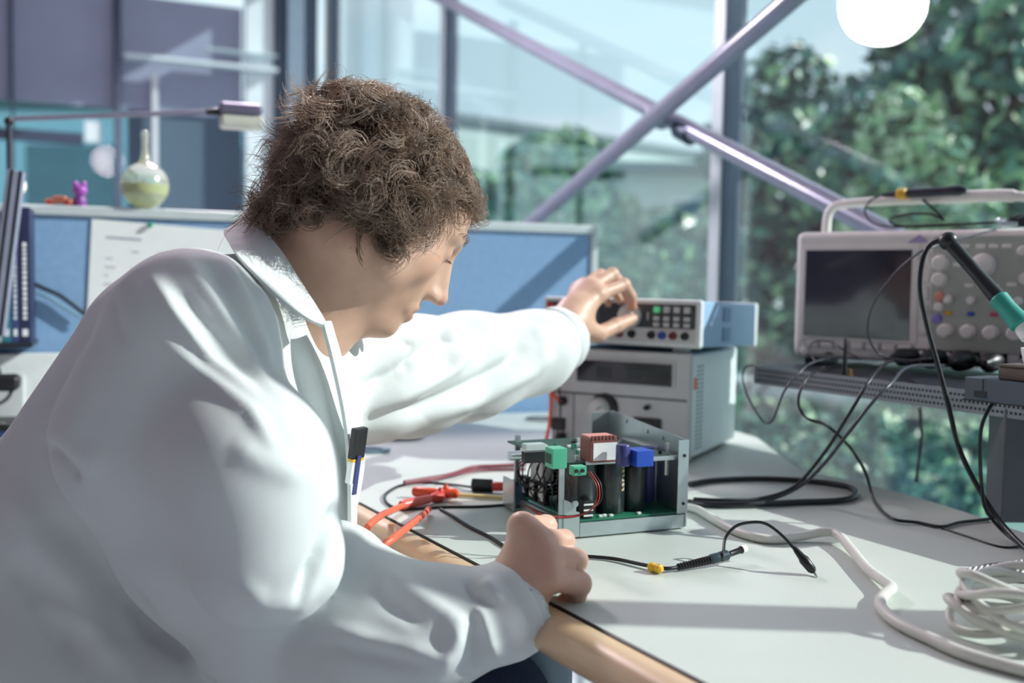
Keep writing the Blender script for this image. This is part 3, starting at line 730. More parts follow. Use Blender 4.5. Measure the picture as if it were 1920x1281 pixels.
# antenna
ap = onz(1583, 706, ZS)
t = thing('antenna', 'short black rod antenna standing on the shelf before the oscilloscope', 'antenna', ap)
obj('rod', MB().lathe([(.0055, .0), (.0058, .004), (.0042, .012), (.003, .045), (.002, .062), (.0012, .064)], 14), m_dark, t)
obj('nut', MB().lathe([(.0062, .0), (.0062, .004)], 6, Matrix.Translation((.009, .004, 0))).lathe([(.004, .004), (.004, .012)], 10, Matrix.Translation((.009, .004, 0))), mat('brass', '#b08d5a', .35, .8), t)
# probe plugs at the scope inputs
for i, (nm, x, sz, lab) in enumerate((('probe_plug', .235, .014, 'white and black probe plug in the leftmost oscilloscope input'), ('probe_plug', .277, .015, 'black probe plug with white ring in the second oscilloscope input'), ('probe_plug', .319, .016, 'big black probe plug in the third oscilloscope input'), ('probe_plug', .361, .015, 'black probe plug in the fourth oscilloscope input'))):
    t = thing(nm, lab, 'plug', OSC @ Matrix.Translation((x, -.021, .014)), 'probe plugs at the oscilloscope inputs')
    ay = Matrix.Rotation(R(90), 4, 'X') @ Matrix.Rotation(R(-25+8*i), 4, 'Y')
    obj('collar', MB().lathe([(.0085, -.016), (.010, -.012), (.010, .004), (.0085, .006)], 18, ay), m_label if i < 2 else m_btn, t)
    obj('body', MB().lathe([(.009, .005), (sz*1.05, .008), (sz*1.1, .040), (sz*.6, .050), (.004, .062)], 18, ay), m_dark, t)
# ================================================================ OPEN CIRCUIT MODULE
m_pcb = mat('circuit_board', '#2c7a5e', .4, var=.12, vscale=60)
m_pcbd = mat('circuit_board_dark', '#1f4a3e', .45, var=.12, vscale=60)
m_cap = mat('capacitor_sleeve', '#2a3033', .25, var=.05, coat=.2)
m_sheet = mat('zinc_sheet', '#b9c4c6', .3, .75, var=.06, vscale=25)
m_green = mat('terminal_green', '#4fae8d', .4, var=.05)
m_tr = mat('transformer_red', '#7e4a43', .5, var=.08)
g0 = D(1070, 1012); g1 = D(1285, 992); xm = (g1-g0).normalized()
GM = frame(g0, xm); GI = GM.inverted(); wm = (g1-g0).length; dm = .215
mod = thing('circuit_module', 'open power electronics module with tall black capacitors on the workbench beside the fist', 'circuit', GM)
def gl(px, py, z):
    d = ray(px, py); q = GI @ (CLOC+d*((DESK+z-CAMZ)/d.z)); return q
obj('base_tray', MB().box(.002, wm, .0, dm, .002, .0045, .001).box(.012, wm-.002, -.001, .002, .002, .020, .001).box(.0, .008, .01, dm, .002, .018, .001), m_sheet, mod)
obj('lower_board', MB().box(.006, wm-.002, .004, dm-.01, .020, .0225), m_pcb, mod)
for x in (.02, wm-.02):
    for y in (.02, dm-.03): obj('standoff', MB().lathe([(.004, .0045), (.004, .020)], 6, Matrix.Translation((x, y, 0))), m_steel, mod)
ZU = .094
obj('upper_board', MB().box(-.010, wm-.012, .004, dm-.03, ZU, ZU+.0022), m_pcbd, mod)
obj('board_stripe', MB().box(.02, wm-.014, .0015, .004, ZU-.002, ZU+.0035, .0006), m_sheet, mod)
obj('front_strip', MB().box(-.018, -.011, -.002, .001, .0, ZU+.008, .0006), m_sheet, mod)
bl2 = obj('front_bracket', MB().prism([(.0, .004), (.022, .004), (.022, .034), (.017, .036), (.017, .044), (.0, .052)], -.0015, .0, M=Matrix.Translation((-.012, -.002, 0)) @ Matrix(((1, 0, 0, 0), (0, 0, 1, 0), (0, 1, 0, 0), (0, 0, 0, 1)))), m_sheet, mod)
obj('screw', MB().lathe([(.004, 0), (.004, .003), (.0003, .0035)], 12, Matrix.Translation((.003, -.003, .046)) @ Matrix.Rotation(R(90), 4, 'X')), m_steel, bl2)
rl = gl(985, 955, .0)
obj('rear_strip', MB().box(-.004, .004, dm-.045, dm-.041, .0, ZU+.012, .0006), m_sheet, mod)
obj('rear_bracket', MB().box(-.012, -.009, dm-.06, dm-.02, .004, .045, .001).box(-.012, .006, dm-.06, dm-.02, .004, .006, .0006), m_sheet, mod)
obj('blue_connector', MB().box(-.009, .006, dm-.055, dm-.025, .010, .040, .001), mat('connector_blue', '#4a6a86', .4), mod)
# right-hand side plate: full height, with front flange
sp = MB().prism([(-.002, .004), (dm, .004), (dm, .128), (dm-.012, .131), (.008, .118), (-.002, .118)], wm-.0022, wm, M=Matrix(((0, 0, 1, 0), (1, 0, 0, 0), (0, 1, 0, 0), (0, 0, 0, 1))))
plate = obj('side_plate', sp, m_sheet, mod)
obj('flange', MB().box(wm-.016, wm, -.004, -.002, .022, .118, .0006), m_sheet, plate)
for z in (.035, .098): obj('rivet', MB().lathe([(.0022, 0), (.0022, .0012)], 10, Matrix.Translation((wm-.007, -.004, z)) @ Matrix.Rotation(R(90), 4, 'X')), m_dark, plate)
for y, z in ((.06, .112), (.10, .115), (.16, .121)): obj('rivet', MB().lathe([(.003, 0), (.003, .0015)], 10, Matrix.Translation((wm-.0022, y, z)) @ Matrix.Rotation(R(-90), 4, 'Y')), m_steel, plate)
obj('rear_flange', MB().box(wm-.030, wm, dm-.002, dm, .004, .128, .0006), m_sheet, plate)
# capacitors
def capac(x, y, r, h, name='capacitor', mark=False, m_=None):
    o = obj(name, MB().lathe([(r*.94, .0225), (r, .024), (r, .0225+h-.003), (r*.97, .0225+h-.001), (r*.9, .0225+h), (r*.86, .0225+h-.001), (.0003, .0225+h-.001)], 32, Matrix.Translation((x, y, 0))), m_ or m_cap, mod)
    if mark:
        mb = MB()
        for k in range(6):
            for c in range(2):
                an = R(-62+c*9); x0 = x+r*1.004*math.cos(an); y0 = y+r*1.004*math.sin(an)
                T = Matrix.Translation((x0, y0, .052+k*.006)) @ Matrix.Rotation(an, 4, 'Z')
                mb.box(-.0003, .0003, -.0012, .0012, 0, .0042 if (k+c) % 3 else .0025, M=T)
        obj('printed_marking', mb, mat('gold_print', '#cfc391', .5), o)
    return o
q = gl(1135, 985, .0225); capac(q.x, .036, .0188, .069)
q = gl(1190, 980, .0225); capac(q.x, .036, .0188, .069, mark=True)
q = gl(1240, 978, .0225); capac(q.x, .038, .0165, .060)
capac(.030, .050, .018, .066); capac(.045, .095, .018, .066); capac(.09, .085, .018, .066); capac(.135, .085, .018, .066); capac(.09, .14, .018, .066)
capac(wm-.014, .075, .010, .075, 'blue_capacitor', m_=mat('sleeve_violet', '#5b64a8', .35))
# parts at the left side of the lower board
for y in (.09, .12, .15): 
    o = obj('relay', MB().box(.004, .013, y, y+.020, .0225, .05, .001), m_dark, mod)
    obj('relay_label', MB().box(.0032, .0042, y+.003, y+.017, .028, .047), m_label, o)
obj('white_block', MB().box(.012, .03, .115, .155, .048, .080, .002), m_label, mod)
fh = obj('fuse_holder', MB().box(.020, .034, .006, .020, .0225, .046, .002), m_dark, mod)
for z in (.027, .034, .041): obj('fuse_mark', MB().box(.0205, .0335, .0052, .0062, z-.001, z+.001), m_label, fh)
for x, y in ((.045, .010), (.052, .012), (.060, .009), (.1, .008)): obj('chip', MB().box(x, x+.005, y, y+.004, .0225, .0250, .0004), m_label, mod)
coil = MB()
for k in range(9):
    zz = .03+k*.0055; coil.tube([(.030+.013*math.cos(a), .135+.013*math.sin(a), zz) for a in np.linspace(0, 2*math.pi, 14)[:-1]], .0022, 6, closed=True)
obj('coil', coil, m_dark, mod)
# upper board parts
ZB = ZU+.0022
def ub(name, x0, x1, y0, y1, h, m_, b=.001, z0=0): return obj(name, MB().box(x0, x1, y0, y1, ZB+z0, ZB+z0+h, b), m_, mod)
q = gl(1048, 880, ZB); tb = ub('terminal_block', q.x-.009, q.x+.011, q.y+.0, q.y+.022, .025, m_green, .0015)
obj('terminal_slot', MB().box(q.x-.0094, q.x-.0085, q.y+.003, q.y+.019, ZB+.006, ZB+.018), m_pcbd, tb)
q = gl(1088, 892, ZB); ub('small_terminal', q.x-.009, q.x+.008, q.y-.001, q.y+.012, .011, m_green)
for i in range(2): obj('terminal_pin', MB().lathe([(.0022, 0), (.0022, .002)], 10, Matrix.Translation((q.x-.006+i*.008, q.y-.001, ZB+.006)) @ Matrix.Rotation(R(90), 4, 'X')), m_dark, tb)
q = gl(1128, 868, ZB); tr = ub('transformer', q.x-.016, q.x+.022, q.y, q.y+.030, .030, m_tr, .002)
obj('transformer_label', MB().box(q.x-.012, q.x+.0205, q.y-.0006, q.y+.0004, ZB+.003, ZB+.025), m_label, tr)
obj('transformer_top', MB().box(q.x-.015, q.x+.021, q.y+.001, q.y+.029, ZB+.030, ZB+.033, .001), mat('transformer_top', '#c98a80', .5), tr)
for i in range(7): obj('pin_slot', MB().box(q.x-.014+i*.005, q.x-.011+i*.005, q.y-.0004, q.y+.004, ZB+.0285, ZB+.0336), m_tr, tr)
q = gl(1172, 875, ZB); obj('small_capacitor', MB().lathe([(.0085, ZB), (.009, ZB+.002), (.009, ZB+.024), (.008, ZB+.026), (.0003, ZB+.0255)], 20, Matrix.Translation((q.x, q.y+.006, 0))), mat('sleeve_navy', '#3c3f7a', .3), mod)
q = gl(1207, 876, ZB); ub('blue_relay', q.x-.010, q.x+.014, q.y, q.y+.028, .020, m_blue, .001); ub('blue_relay', q.x-.020, q.x-.013, q.y+.012, q.y+.034, .024, m_blue, .001)
q = gl(1012, 868, ZB); ub('black_connector', q.x-.02, q.x+.012, q.y+.0, q.y+.012, .014, m_dark); 
q = gl(1000, 858, ZB); ub('white_connector', q.x-.008, q.x+.02, q.y+.006, q.y+.02, .016, mat('pale_connector', '#b7c6c4', .45))
q = gl(985, 862, ZB); obj('thumb_screw', MB().cyl((q.x-.022, q.y, ZB+.006), (q.x, q.y, ZB+.006), .006, n=12), m_steel, mod)
for i in range(46):
    x = .005+RNG.uniform(0, .14); y = .012+RNG.uniform(0, .018)+(RNG.uniform(.03, .12) if i % 3 else 0); s_ = RNG.uniform(.003, .007)
    ub('chip', x, x+s_, y, y+s_*.8, RNG.uniform(.002, .007), (m_label, m_dark, m_pcb, m_btn)[i % 4], .0004)
obj('standoff', MB().lathe([(.003, .07), (.003, ZB+.016)], 6, Matrix.Translation((wm-.022, .014, 0))), m_steel, mod)
# wiring looms
for i in range(6):
    y = .03+i*.022; pts = [(-.003+.002*(i % 2), y, ZU-.002), (-.010, y+.01, ZU-.02), (-.012+.004*(i % 3), y+.004*i, .055), (-.004, y+.02, .038), (.006, y+.03, .026)]
    obj('wire', MB().tube(cat_rom(pts, 5), .0011, 6), m_black, mod, smooth=60)
for i in range(4):
    pts = [(.0, .045+i*.018, .078+.004*i), (-.012, .09+i*.012, .085), (-.014, .14, .06+i*.006), (-.002, .10+i*.016, .04), (.0, .05+i*.02, .06)]
    obj('wire', MB().tube(cat_rom(pts, 5, True), .0010, 6, closed=True), m_black, mod, smooth=60)
q = gl(1098, 890, ZB)
for i in range(3):
    pts = [(q.x+.004*i, q.y-.004, ZB+.004), (q.x+.006+.003*i, q.y-.016, ZB-.010), (q.x+.004+.003*i, q.y-.018, ZB-.030), (q.x-.012, q.y-.012+.002*i, ZB-.045), (q.x-.05, q.y-.004, ZB-.046+.002*i), (q.x-.07, q.y+.02, ZB-.035)]
    obj('wire', MB().tube(cat_rom(pts, 6), .0007, 6), (m_dred, m_red, m_black)[i], mod, smooth=60)

# ================================================================ CABLES ON AND OVER THE BENCH
m_cb = mat('cable_black', '#16181d', .35, var=.05); m_cg = mat('cable_graphite', '#3a3e48', .35, var=.05)
m_cw = mat('cable_white', '#d9dad2', .45, var=.04); m_co = mat('cable_orange', '#e8694a', .45, var=.05)
m_cdr = mat('cable_dark_red', '#7d3a46', .45, var=.05); m_cbl = mat('cable_pale_blue', '#7fa3b5', .45)
cable('cord', '', [q_-ia for q_ in [P(1776, 452, 1.362), P(1752, 454, 1.37), P(1732, 480, 1.375), P(1725, 540, 1.375), P(1738, 610, 1.37), P(1760, 690, 1.36), P(1778, 760, 1.35), P(1800, 845, 1.34), P(1840, 925, 1.31), D(1885, 990, .02), D(1940, 1045, .004)]], .0033, m_cb, parent=iron_t)
cable('probe_cable', 'grey black probe cable slanting from the second scope plug to the desk loop', [osc(.30, -.065, .005), P(1705, 688, 1.53), P(1672, 718, 1.445), P(1640, 750, 1.425), P(1600, 800, 1.42), P(1545, 870, 1.44), D(1500, 912, .02), D(1440, 938, .005), D(1370, 943, .003), D(1296, 942, .003)], .0026, m_cg, 'cable', 'probe cables')
cable('probe_cable', 'black probe cable slanting steeply from the first scope plug to the desk loop', [osc(.25, -.065, .005), P(1668, 678, 1.58), P(1632, 712, 1.465), P(1590, 780, 1.45), P(1545, 850, 1.46), D(1490, 912, .024), D(1425, 935, .010), D(1360, 938, .010), D(1300, 936, .010)], .0026, m_cb, 'cable', 'probe cables')
cable('mains_cable', 'thick black cable lying in a wide loop behind the circuit module', [D(1293, 908, .005), D(1340, 901, .005), D(1420, 898, .005), D(1510, 902, .005), D(1585, 912, .005), D(1606, 926, .005), D(1580, 938, .005), D(1500, 942, .005), D(1400, 946, .006), D(1330, 946, .005), D(1290, 942, .005)], .0046, m_cb)
cable('sensor_cable', 'thin black cable curling from the shelf edge down across the desk to the post', [P(1545, 688, 1.62), P(1512, 711, 1.55), P(1497, 752, 1.53), P(1512, 783, 1.53), P(1550, 798, 1.53), P(1590, 835, 1.53), P(1622, 885, 1.52), P(1640, 940, 1.48), D(1672, 972, .006), D(1720, 980, .003), D(1765, 988, .003), D(1800, 980, .003), D(1850, 974, .003), D(1880, 966, .003)], .0023, m_cb)
cable('thin_lead', 'thin black lead running along the desk from the sensor cable to the right edge', [D(1765, 990, .0015), D(1820, 1008, .0015), D(1880, 1026, .0015), D(1930, 1022, .0015)], .0013, m_cb)
cable('hanging_lead', 'thin grey lead hanging in a loop left of the shelf corner', [P(1412, 684, 1.72), P(1397, 690, 1.72), P(1393, 715, 1.67), P(1408, 755, 1.63), P(1432, 791, 1.60), P(1450, 786, 1.58), P(1470, 735, 1.56), P(1497, 702, 1.565), P(1520, 682, 1.60), P(1560, 672, 1.66), osc(.15, -.05, .006)], .0018, m_cg)
cable('stand_cable', 'black cable dropping from under the grey stand past the shelf post', [P(1872, 742, 1.30), P(1850, 775, 1.30), P(1839, 810, 1.30), P(1838, 870, 1.30), P(1842, 920, 1.30), P(1850, 958, 1.29), D(1885, 1000, .010), D(1935, 1035, .004)], .0026, m_cb)
cable('bow_lead', 'thin black lead bowing across the oscilloscope screen from top to inputs', [osc(.345, .03, ho+.002), P(1752, 462, 1.50), P(1712, 482, 1.52), P(1672, 520, 1.55), P(1640, 565, 1.57), P(1627, 610, 1.58), P(1634, 645, 1.59), P(1655, 668, 1.60), P(1700, 676, 1.58), P(1745, 672, 1.56)], .0017, m_cg)
cable('cord', '', [q_-on_handle(1655, 366) for q_ in (on_handle(1655, 366), on_handle(1632, 376), on_handle(1622, 398), on_handle(1640, 420), on_handle(1690, 426), on_handle(1760, 424), on_handle(1810, 420))], .0017, m_cb, parent=probe_t)
cable('clip_lead', 'thin black lead looped on top of the oscilloscope toward the clips', [on_handle(1730, 374), on_handle(1750, 392), on_handle(1770, 412), on_handle(1745, 402), on_handle(1700, 402), on_handle(1668, 412), on_handle(1690, 424), on_handle(1760, 422), on_handle(1850, 418), on_handle(1925, 412)], .0022, m_cb)
cable('shelf_lead', 'short thin black lead looping before the softkeys of the oscilloscope', [P(1530, 680, 1.72), P(1518, 655, 1.76), P(1530, 640, 1.77), P(1560, 642, 1.76), P(1580, 655, 1.74), osc(.14, -.03, .004)], .0013, m_cb)
cable('grey_lead', 'thin dark lead crossing the shelf top to the antenna foot', [onz(1540, 700, ZS+.002), onz(1560, 688, ZS+.003), onz(1620, 682, ZS+.003), onz(1680, 700, ZS+.003), onz(1720, 720, ZS+.002)], .0014, m_cb)
cable('dangling_lead', 'thin dark lead hanging straight down behind the shelf', [P(1725, 765, 1.78), P(1728, 820, 1.78), P(1722, 870, 1.78), P(1718, 905, 1.78)], .003, m_cg)

# oscilloscope probe with a hook tip on the front of the desk
t = thing('test_probe', 'black oscilloscope probe with yellow marker and ribbed sleeve on the desk front', 'probe', Vector((0, 0, 0)))
cable('probe_lead', '', [D(1040, 1040, .003), D(1090, 1043, .003), D(1150, 1048, .003), D(1205, 1059, .004), D(1245, 1066, .005), D(1272, 1064, .005)], .0022, m_cb, parent=t)
pa, pb = D(1216, 1062, .006), D(1242, 1068, .006)
obj('marker', MB().tube([pa, pa.lerp(pb, .12), pa.lerp(pb, .4), pa.lerp(pb, .5), pa.lerp(pb, .6), pa.lerp(pb, .88), pb], [.003, .0052, .0052, .004, .0052, .0052, .003], 8), m_yellow, t)
pa, pb = D(1270, 1064, .005), D(1332, 1050, .009)
rs = [(.0030+.0012*(i % 2))+.0012*i/24 for i in range(25)]
obj('ribbed_sleeve', MB().tube([pa.lerp(pb, i/24) for i in range(25)], rs, 10), m_cb, t)
pa, pb = D(1330, 1050, .009), D(1366, 1040, .012)
obj('body', MB().tube([pa, pa.lerp(pb, .1), pa.lerp(pb, .5), pb.lerp(pa, .1), pb], [.004, .0058, .0056, .0062, .004], 12), mat('probe_body', '#34474e', .35), t)
pc_ = D(1396, 1029, .015)
obj('tip', MB().tube([pb, pb.lerp(pc_, .7), pb.lerp(pc_, .75), pc_], [.0035, .0035, .0045, .0042], 10), m_dark, t)
obj('tip_cap', MB().tube([pb.lerp(pc_, .8), pc_+(pc_-pb)*.05], .0047, 10), m_label, t)
arch0 = D(1356, 1042, .012)
def lift(px, py, base_y): q = D(px, base_y); return P(px, py, q.y)
obj('ground_lead', MB().tube(cat_rom([arch0, lift(1360, 1010, 1050), lift(1378, 988, 1052), lift(1405, 980, 1055), lift(1435, 982, 1060), lift(1465, 1003, 1066), lift(1490, 1030, 1074)], 7), .0018, 8), m_cb, t)
ga, gb = lift(1488, 1026, 1074), D(1526, 1073, .004)
obj('ground_clip', MB().tube([ga, ga.lerp(gb, .15), ga.lerp(gb, .4), ga.lerp(gb, .5), ga.lerp(gb, .9), gb], [.0022, .0035, .0045, .006, .0052, .003], 10), m_cb, t)
obj('clip_tip', MB().tube([gb, D(1532, 1082, .001)], [.0018, .001], 8), m_steel, t)
obj('lead_ring', MB().tube([arch0+Vector((.005*math.cos(a)*.4, .006*math.cos(a), .006*math.sin(a))) for a in np.linspace(0, 6.28, 13)[:-1]], .0014, 6, closed=True), m_cb, t)

cable('white_cable', 'thick white cable winding from behind the module to the lower right corner', [D(1282, 950, .006), D(1308, 956, .006), D(1340, 975, .006), D(1385, 998, .006), D(1440, 1011, .006), D(1500, 1006, .007), D(1545, 998, .012), D(1572, 1003, .012), D(1596, 1030, .008), D(1628, 1068, .007), D(1660, 1092, .009), D(1672, 1103, .010), D(1655, 1119, .008), D(1652, 1138, .006), D(1680, 1166, .006), D(1740, 1196, .006), D(1820, 1230, .006), D(1960, 1268, .006)], .0058, m_cw, per=9, n=12)
cc = D(1925, 1195)
for i in range(7):
    th0 = RNG.uniform(0, 6.28); rx = .062+.012*RNG.uniform(-1, 1); ry = .05+.012*RNG.uniform(-1, 1); tl = RNG.uniform(-.25, .25)
    o2 = Vector((RNG.uniform(-.010, .010), RNG.uniform(-.012, .012), 0)); pts = []
    for k in range(12):
        a_ = 2*math.pi*k/12; pts.append(cc+o2+Vector((rx*math.cos(a_+th0), ry*math.sin(a_+th0), .006+i*.0055+.010*(1+math.sin(a_*2+i)))))
    if i == 0: coil_t = thing('coiled_cable', 'coil of thin white cable heaped at the lower right desk corner', 'cable', cc)
    obj('loop', MB().tube([p-cc for p in cat_rom(pts, 5, True)], .0042, 10, closed=True), m_cw, coil_t, smooth=60)
cable('short_black_loop', 'small black cable loop on the metal mat at the right edge', [D(1940, 1082, .006), D(1900, 1084, .006), D(1884, 1094, .006), D(1892, 1106, .006), D(1940, 1112, .006)], .0036, m_cb)
# small metal mat at the right edge
ma = [D(1800, 1072), D(1850, 1060), D(1960, 1048), D(1960, 1098), D(1880, 1092)]
t = thing('metal_mat', 'ribbed grey metal mat lying flat at the right desk edge', 'mat', ma[0])
obj('plate', MB().prism([(p.x-ma[0].x, p.y-ma[0].y) for p in ma], .0, .002), mat('mat_grey', '#8c8a92', .5, .3), t)
for i in range(14):
    u = .05+i*.066; a = ma[0].lerp(ma[2], u)-ma[0]; b = ma[0].lerp(ma[4], min(1, u*1.6))-ma[0] if u < .6 else ma[4].lerp(ma[3], (u-.6)/.45)-ma[0]
    obj('rib', MB().tube([a+Vector((0, 0, .0025)), b+Vector((0, 0, .0025))], .0013, 6), m_cw, t)

# left of the module: red test clips, leads
t = thing('test_clip', 'pink-red grabber test clip lying nearest the beech edge', 'clip', Vector((0, 0, 0)), 'red test clips')
def clip(t, a, b, mA, mB_, r):
    d = b-a
    obj('barrel', MB().tube([a, a+d*.04, a+d*.5, a+d*.55], [r*.8, r, r*.9, r*.6], 12), mA, t)
    obj('nose', MB().tube([a+d*.52, a+d*.58, a+d*.72, a+d*.78, a+d*.95, b], [r*.6, r*.8, r*1.25, r*.85, r*1.0, r*.7], 12), mB_, t)
    obj('finger_rest', MB().sphere(a+d*.74+Vector((0, 0, r*.5)), (r*.7, r*.7, r*1.3), 10, 6), mB_, t)
m_pk = mat('clip_pink', '#e0685f', .35); m_or = mat('clip_orange', '#e2502f', .35)
clip(t, D(752, 948, .008), D(850, 925, .008), m_pk, m_red, .0075)
t = thing('test_clip', 'orange grabber test clip behind the pink-red one', 'clip', Vector((0, 0, 0)), 'red test clips')
clip(t, D(775, 922, .009), D(858, 926, .012), m_or, m_or, .0075)
t = thing('test_clip', 'red test clip with a black block sleeve touching the circuit module', 'clip', Vector((0, 0, 0)), 'red test clips')
a, b = D(884, 910, .010), D(982, 914, .010)
clip(t, D(922, 912, .010), b, m_red, m_red, .0075)
obj('sleeve', MB().tube([a, a.lerp(b, .02), a.lerp(b, .40), a.lerp(b, .42)], [.008, .0105, .0105, .008], 4), m_dark, t)
cable('orange_lead', 'orange lead arching from the pink clip over the beech edge', [D(758, 947, .008), D(735, 957, .010), D(716, 966, .022), D(690, 988, .035), P(677, 1018, 1.22), P(664, 1052, 1.17), P(672, 1052, 1.15), P(692, 1034, 1.17), D(725, 1018, .045), D(765, 988, .035), D(792, 966, .02), D(804, 955, .007)], .0042, m_co, n=10)
cable('dark_red_lead', 'dark red twisted lead running behind the clips to the module', [D(758, 905, .004), D(800, 898, .004), D(845, 890, .004), D(885, 877, .004), D(930, 874, .004), D(985, 871, .004)], .0034, m_cdr)
cable('dark_red_lead', 'second dark red lead just in front of its twin', [D(760, 908, .004), D(810, 900, .008), D(860, 888, .006), D(905, 882, .003), D(985, 880, .003)], .0022, m_cdr)
cable('looped_lead', 'thin black lead looping left from the black clip sleeve', [D(886, 914, .006), D(840, 908, .002), D(790, 905, .002), D(750, 911, .002), D(725, 925, .002), D(722, 938, .002), D(735, 950, .002), D(760, 955, .002), D(830, 951, .002), D(900, 950, .002), D(960, 946, .002)], .0020, m_cb)
cable('front_lead', 'black lead running under the fist along the beech edge', [D(826, 955, .002), D(845, 966, .002), D(880, 988, .002), D(920, 1008, .002), D(960, 1030, .002), D(1040, 1040, .003)], .0024, m_cb)
cable('yellow_stick', 'thin yellow wooden stick between the clips and the module', [D(855, 928, .004), D(900, 931, .004), D(968, 935, .004)], .0032, mat('pale_yellow', '#dcc98a', .5), 'stick')
def loops(name, label, px, py, rx, ry, n, m_, r):
    c = D(px, py); pts = []
    for k in range(n*10+1):
        a_ = 2*math.pi*k/10; s_ = 1+.06*math.sin(k*1.7)
        pts.append(c+Vector((rx*s_*math.cos(a_)+.004*math.sin(k*.37), ry*s_*math.sin(a_), .003+.0012*k/10)))
    cable(name, label, pts, r, m_, per=4)
loops('coiled_lead', 'coiled dark green lead lying on the bench behind the coat front', 738, 822, .052, .042, 3, mat('cable_dark_green', '#3d5450', .45), .0028)
loops('coiled_lead', 'coiled pale blue lead in front of the dark green coil', 690, 848, .035, .022, 2, m_cbl, .0030)
loops('coiled_lead', 'thin dark lead loop on the bench left of the power supply', 1010, 788, .03, .03, 1, m_cg, .0022)
# leads in front of the power supply
pM = ps.matrix_world
fx = lambda x, y, z: pM @ Vector((x, y, z))
cable('supply_lead', 'orange red lead hanging down the left front of the power supply', [fx(.022, -.012, h-.098), fx(.016, -.030, h-.085), fx(.014, -.040, .13), fx(.02, -.05, .09), fx(.018, -.055, .045), fx(.008, -.06, .012), fx(-.01, -.07, .004), fx(-.03, -.09, .003)], .0034, m_co)
t = thing('lead_plug', 'black square plug on a thin black lead at the power supply front', 'plug', Vector((0, 0, 0)))
cable('wire', '', [fx(.022, -.012, h-.1), fx(.026, -.03, .13), fx(.035, -.04, .09), fx(.036, -.045, .06), fx(.030, -.05, .03), fx(.02, -.055, .005)], .0018, m_cb, parent=t)
obj('body', MB().box(.022, .048, -.054, -.040, .048, .072, .003, M=pM), m_dark, t)
# ================================================================ LEFT: DIVIDER TOP, BOOKS, LAMP
DVn = DM.to_3x3() @ Vector((0, -1, 0))          # towards the camera side
def divtop(px, off=0):                            # point on the divider's top rail at photo column px
    q = dvp(px, 400, 0); return DM @ Vector((q.x, off, ZT))
# calendar sheet pinned to the fabric
a = dvp(172, 404); b = dvp(430, 404); c = dvp(150, 560)
ht = .30
sh = thing('calendar_sheet', 'white printed calendar sheet pinned to the divider left of the head', 'paper', DM @ Matrix.Translation((a.x, -.0165, ZT-.026)) @ Matrix.Rotation(R(3), 4, 'Y'))
wd = b.x-a.x
obj('sheet', MB().box(0, wd+.1, -.0012, 0, -ht, 0), m_label, sh)
mb = MB(); mb.box(.03, .10, -.002, -.0012, -.038, -.034)
for c_ in range(5):
    for r_ in range(12): 
        if (r_*7+c_*3) % 5: mb.box(.030+c_*.052, .030+c_*.052+.008+.007*((r_+c_) % 3), -.002, -.0012, -.0640-r_*.018, -.0620-r_*.018)
obj('printed_lines', mb, mat('print_grey', '#98a0aa', .6, var=0), sh)
q = dvp(282, 417); 
obj('pin', MB().lathe([(.004, 0), (.006, .006), (.004, .010), (.0003, .011)], 14, Matrix.Translation((q.x-a.x, -.002, q.z-ZT+.026)) @ Matrix.Rotation(R(90), 4, 'X')), mat('pin_green', '#3a9a78', .4), sh)
cable('wall_cable', 'dark cable bundle strand drooping across the blue divider behind the books', [DM @ (dvp(40, 520, .025)), DM @ dvp(80, 540, .03), DM @ dvp(115, 556, .03), DM @ dvp(160, 590, .03)], .004, m_cb, 'cable', 'cables on the divider')
cable('wall_cable', 'pale cable drooping just below the dark one on the divider', [DM @ (dvp(40, 548, .025)), DM @ dvp(80, 552, .03), DM @ dvp(115, 572, .03), DM @ dvp(160, 600, .03)], .003, m_cbl, 'cable', 'cables on the divider')
# round glass vase
vb = divtop(272, -.0); 
s_ = vb.y/F
vs_ = thing('glass_vase', 'round clear glass vase with a long thin neck and yellow-green liquid on the divider', 'vase', vb)
rr = 43*s_
prof = [(.35*rr, .002)]+[(rr*math.sin(t), rr*(1.0-math.cos(t))*1.0) for t in np.linspace(.42, math.pi-.28, 18)]
prof += [(rr*.22, rr*2.05), (rr*.15, rr*2.4), (rr*.13, rr*2.9), (rr*.16, rr*3.3), (rr*.1, rr*3.35)]
m_vg = mat('vase_glass', '#fbfffb', .12, var=0, trans=.8)
obj('bulb', MB().lathe(prof, 28), m_vg, vs_, smooth=180)
lp = [(.2*rr, rr*.62)]+[(rr*.93*math.sin(t), rr*(1.0-.95*math.cos(t))) for t in np.linspace(1.15, 1.62, 8)]
obj('liquid', MB().lathe([(r_*1.06, z_) for r_, z_ in lp], 28), mat('yellow_green_liquid', '#d9e070', .2, var=.08), vs_)
obj('stem_wire', MB().tube([(0, 0, rr*1.6), (.002, 0, rr*2.4), (.004, 0, rr*3.3)], .004, 8), mat('pale_stem', '#c9c4b4', .5), vs_)
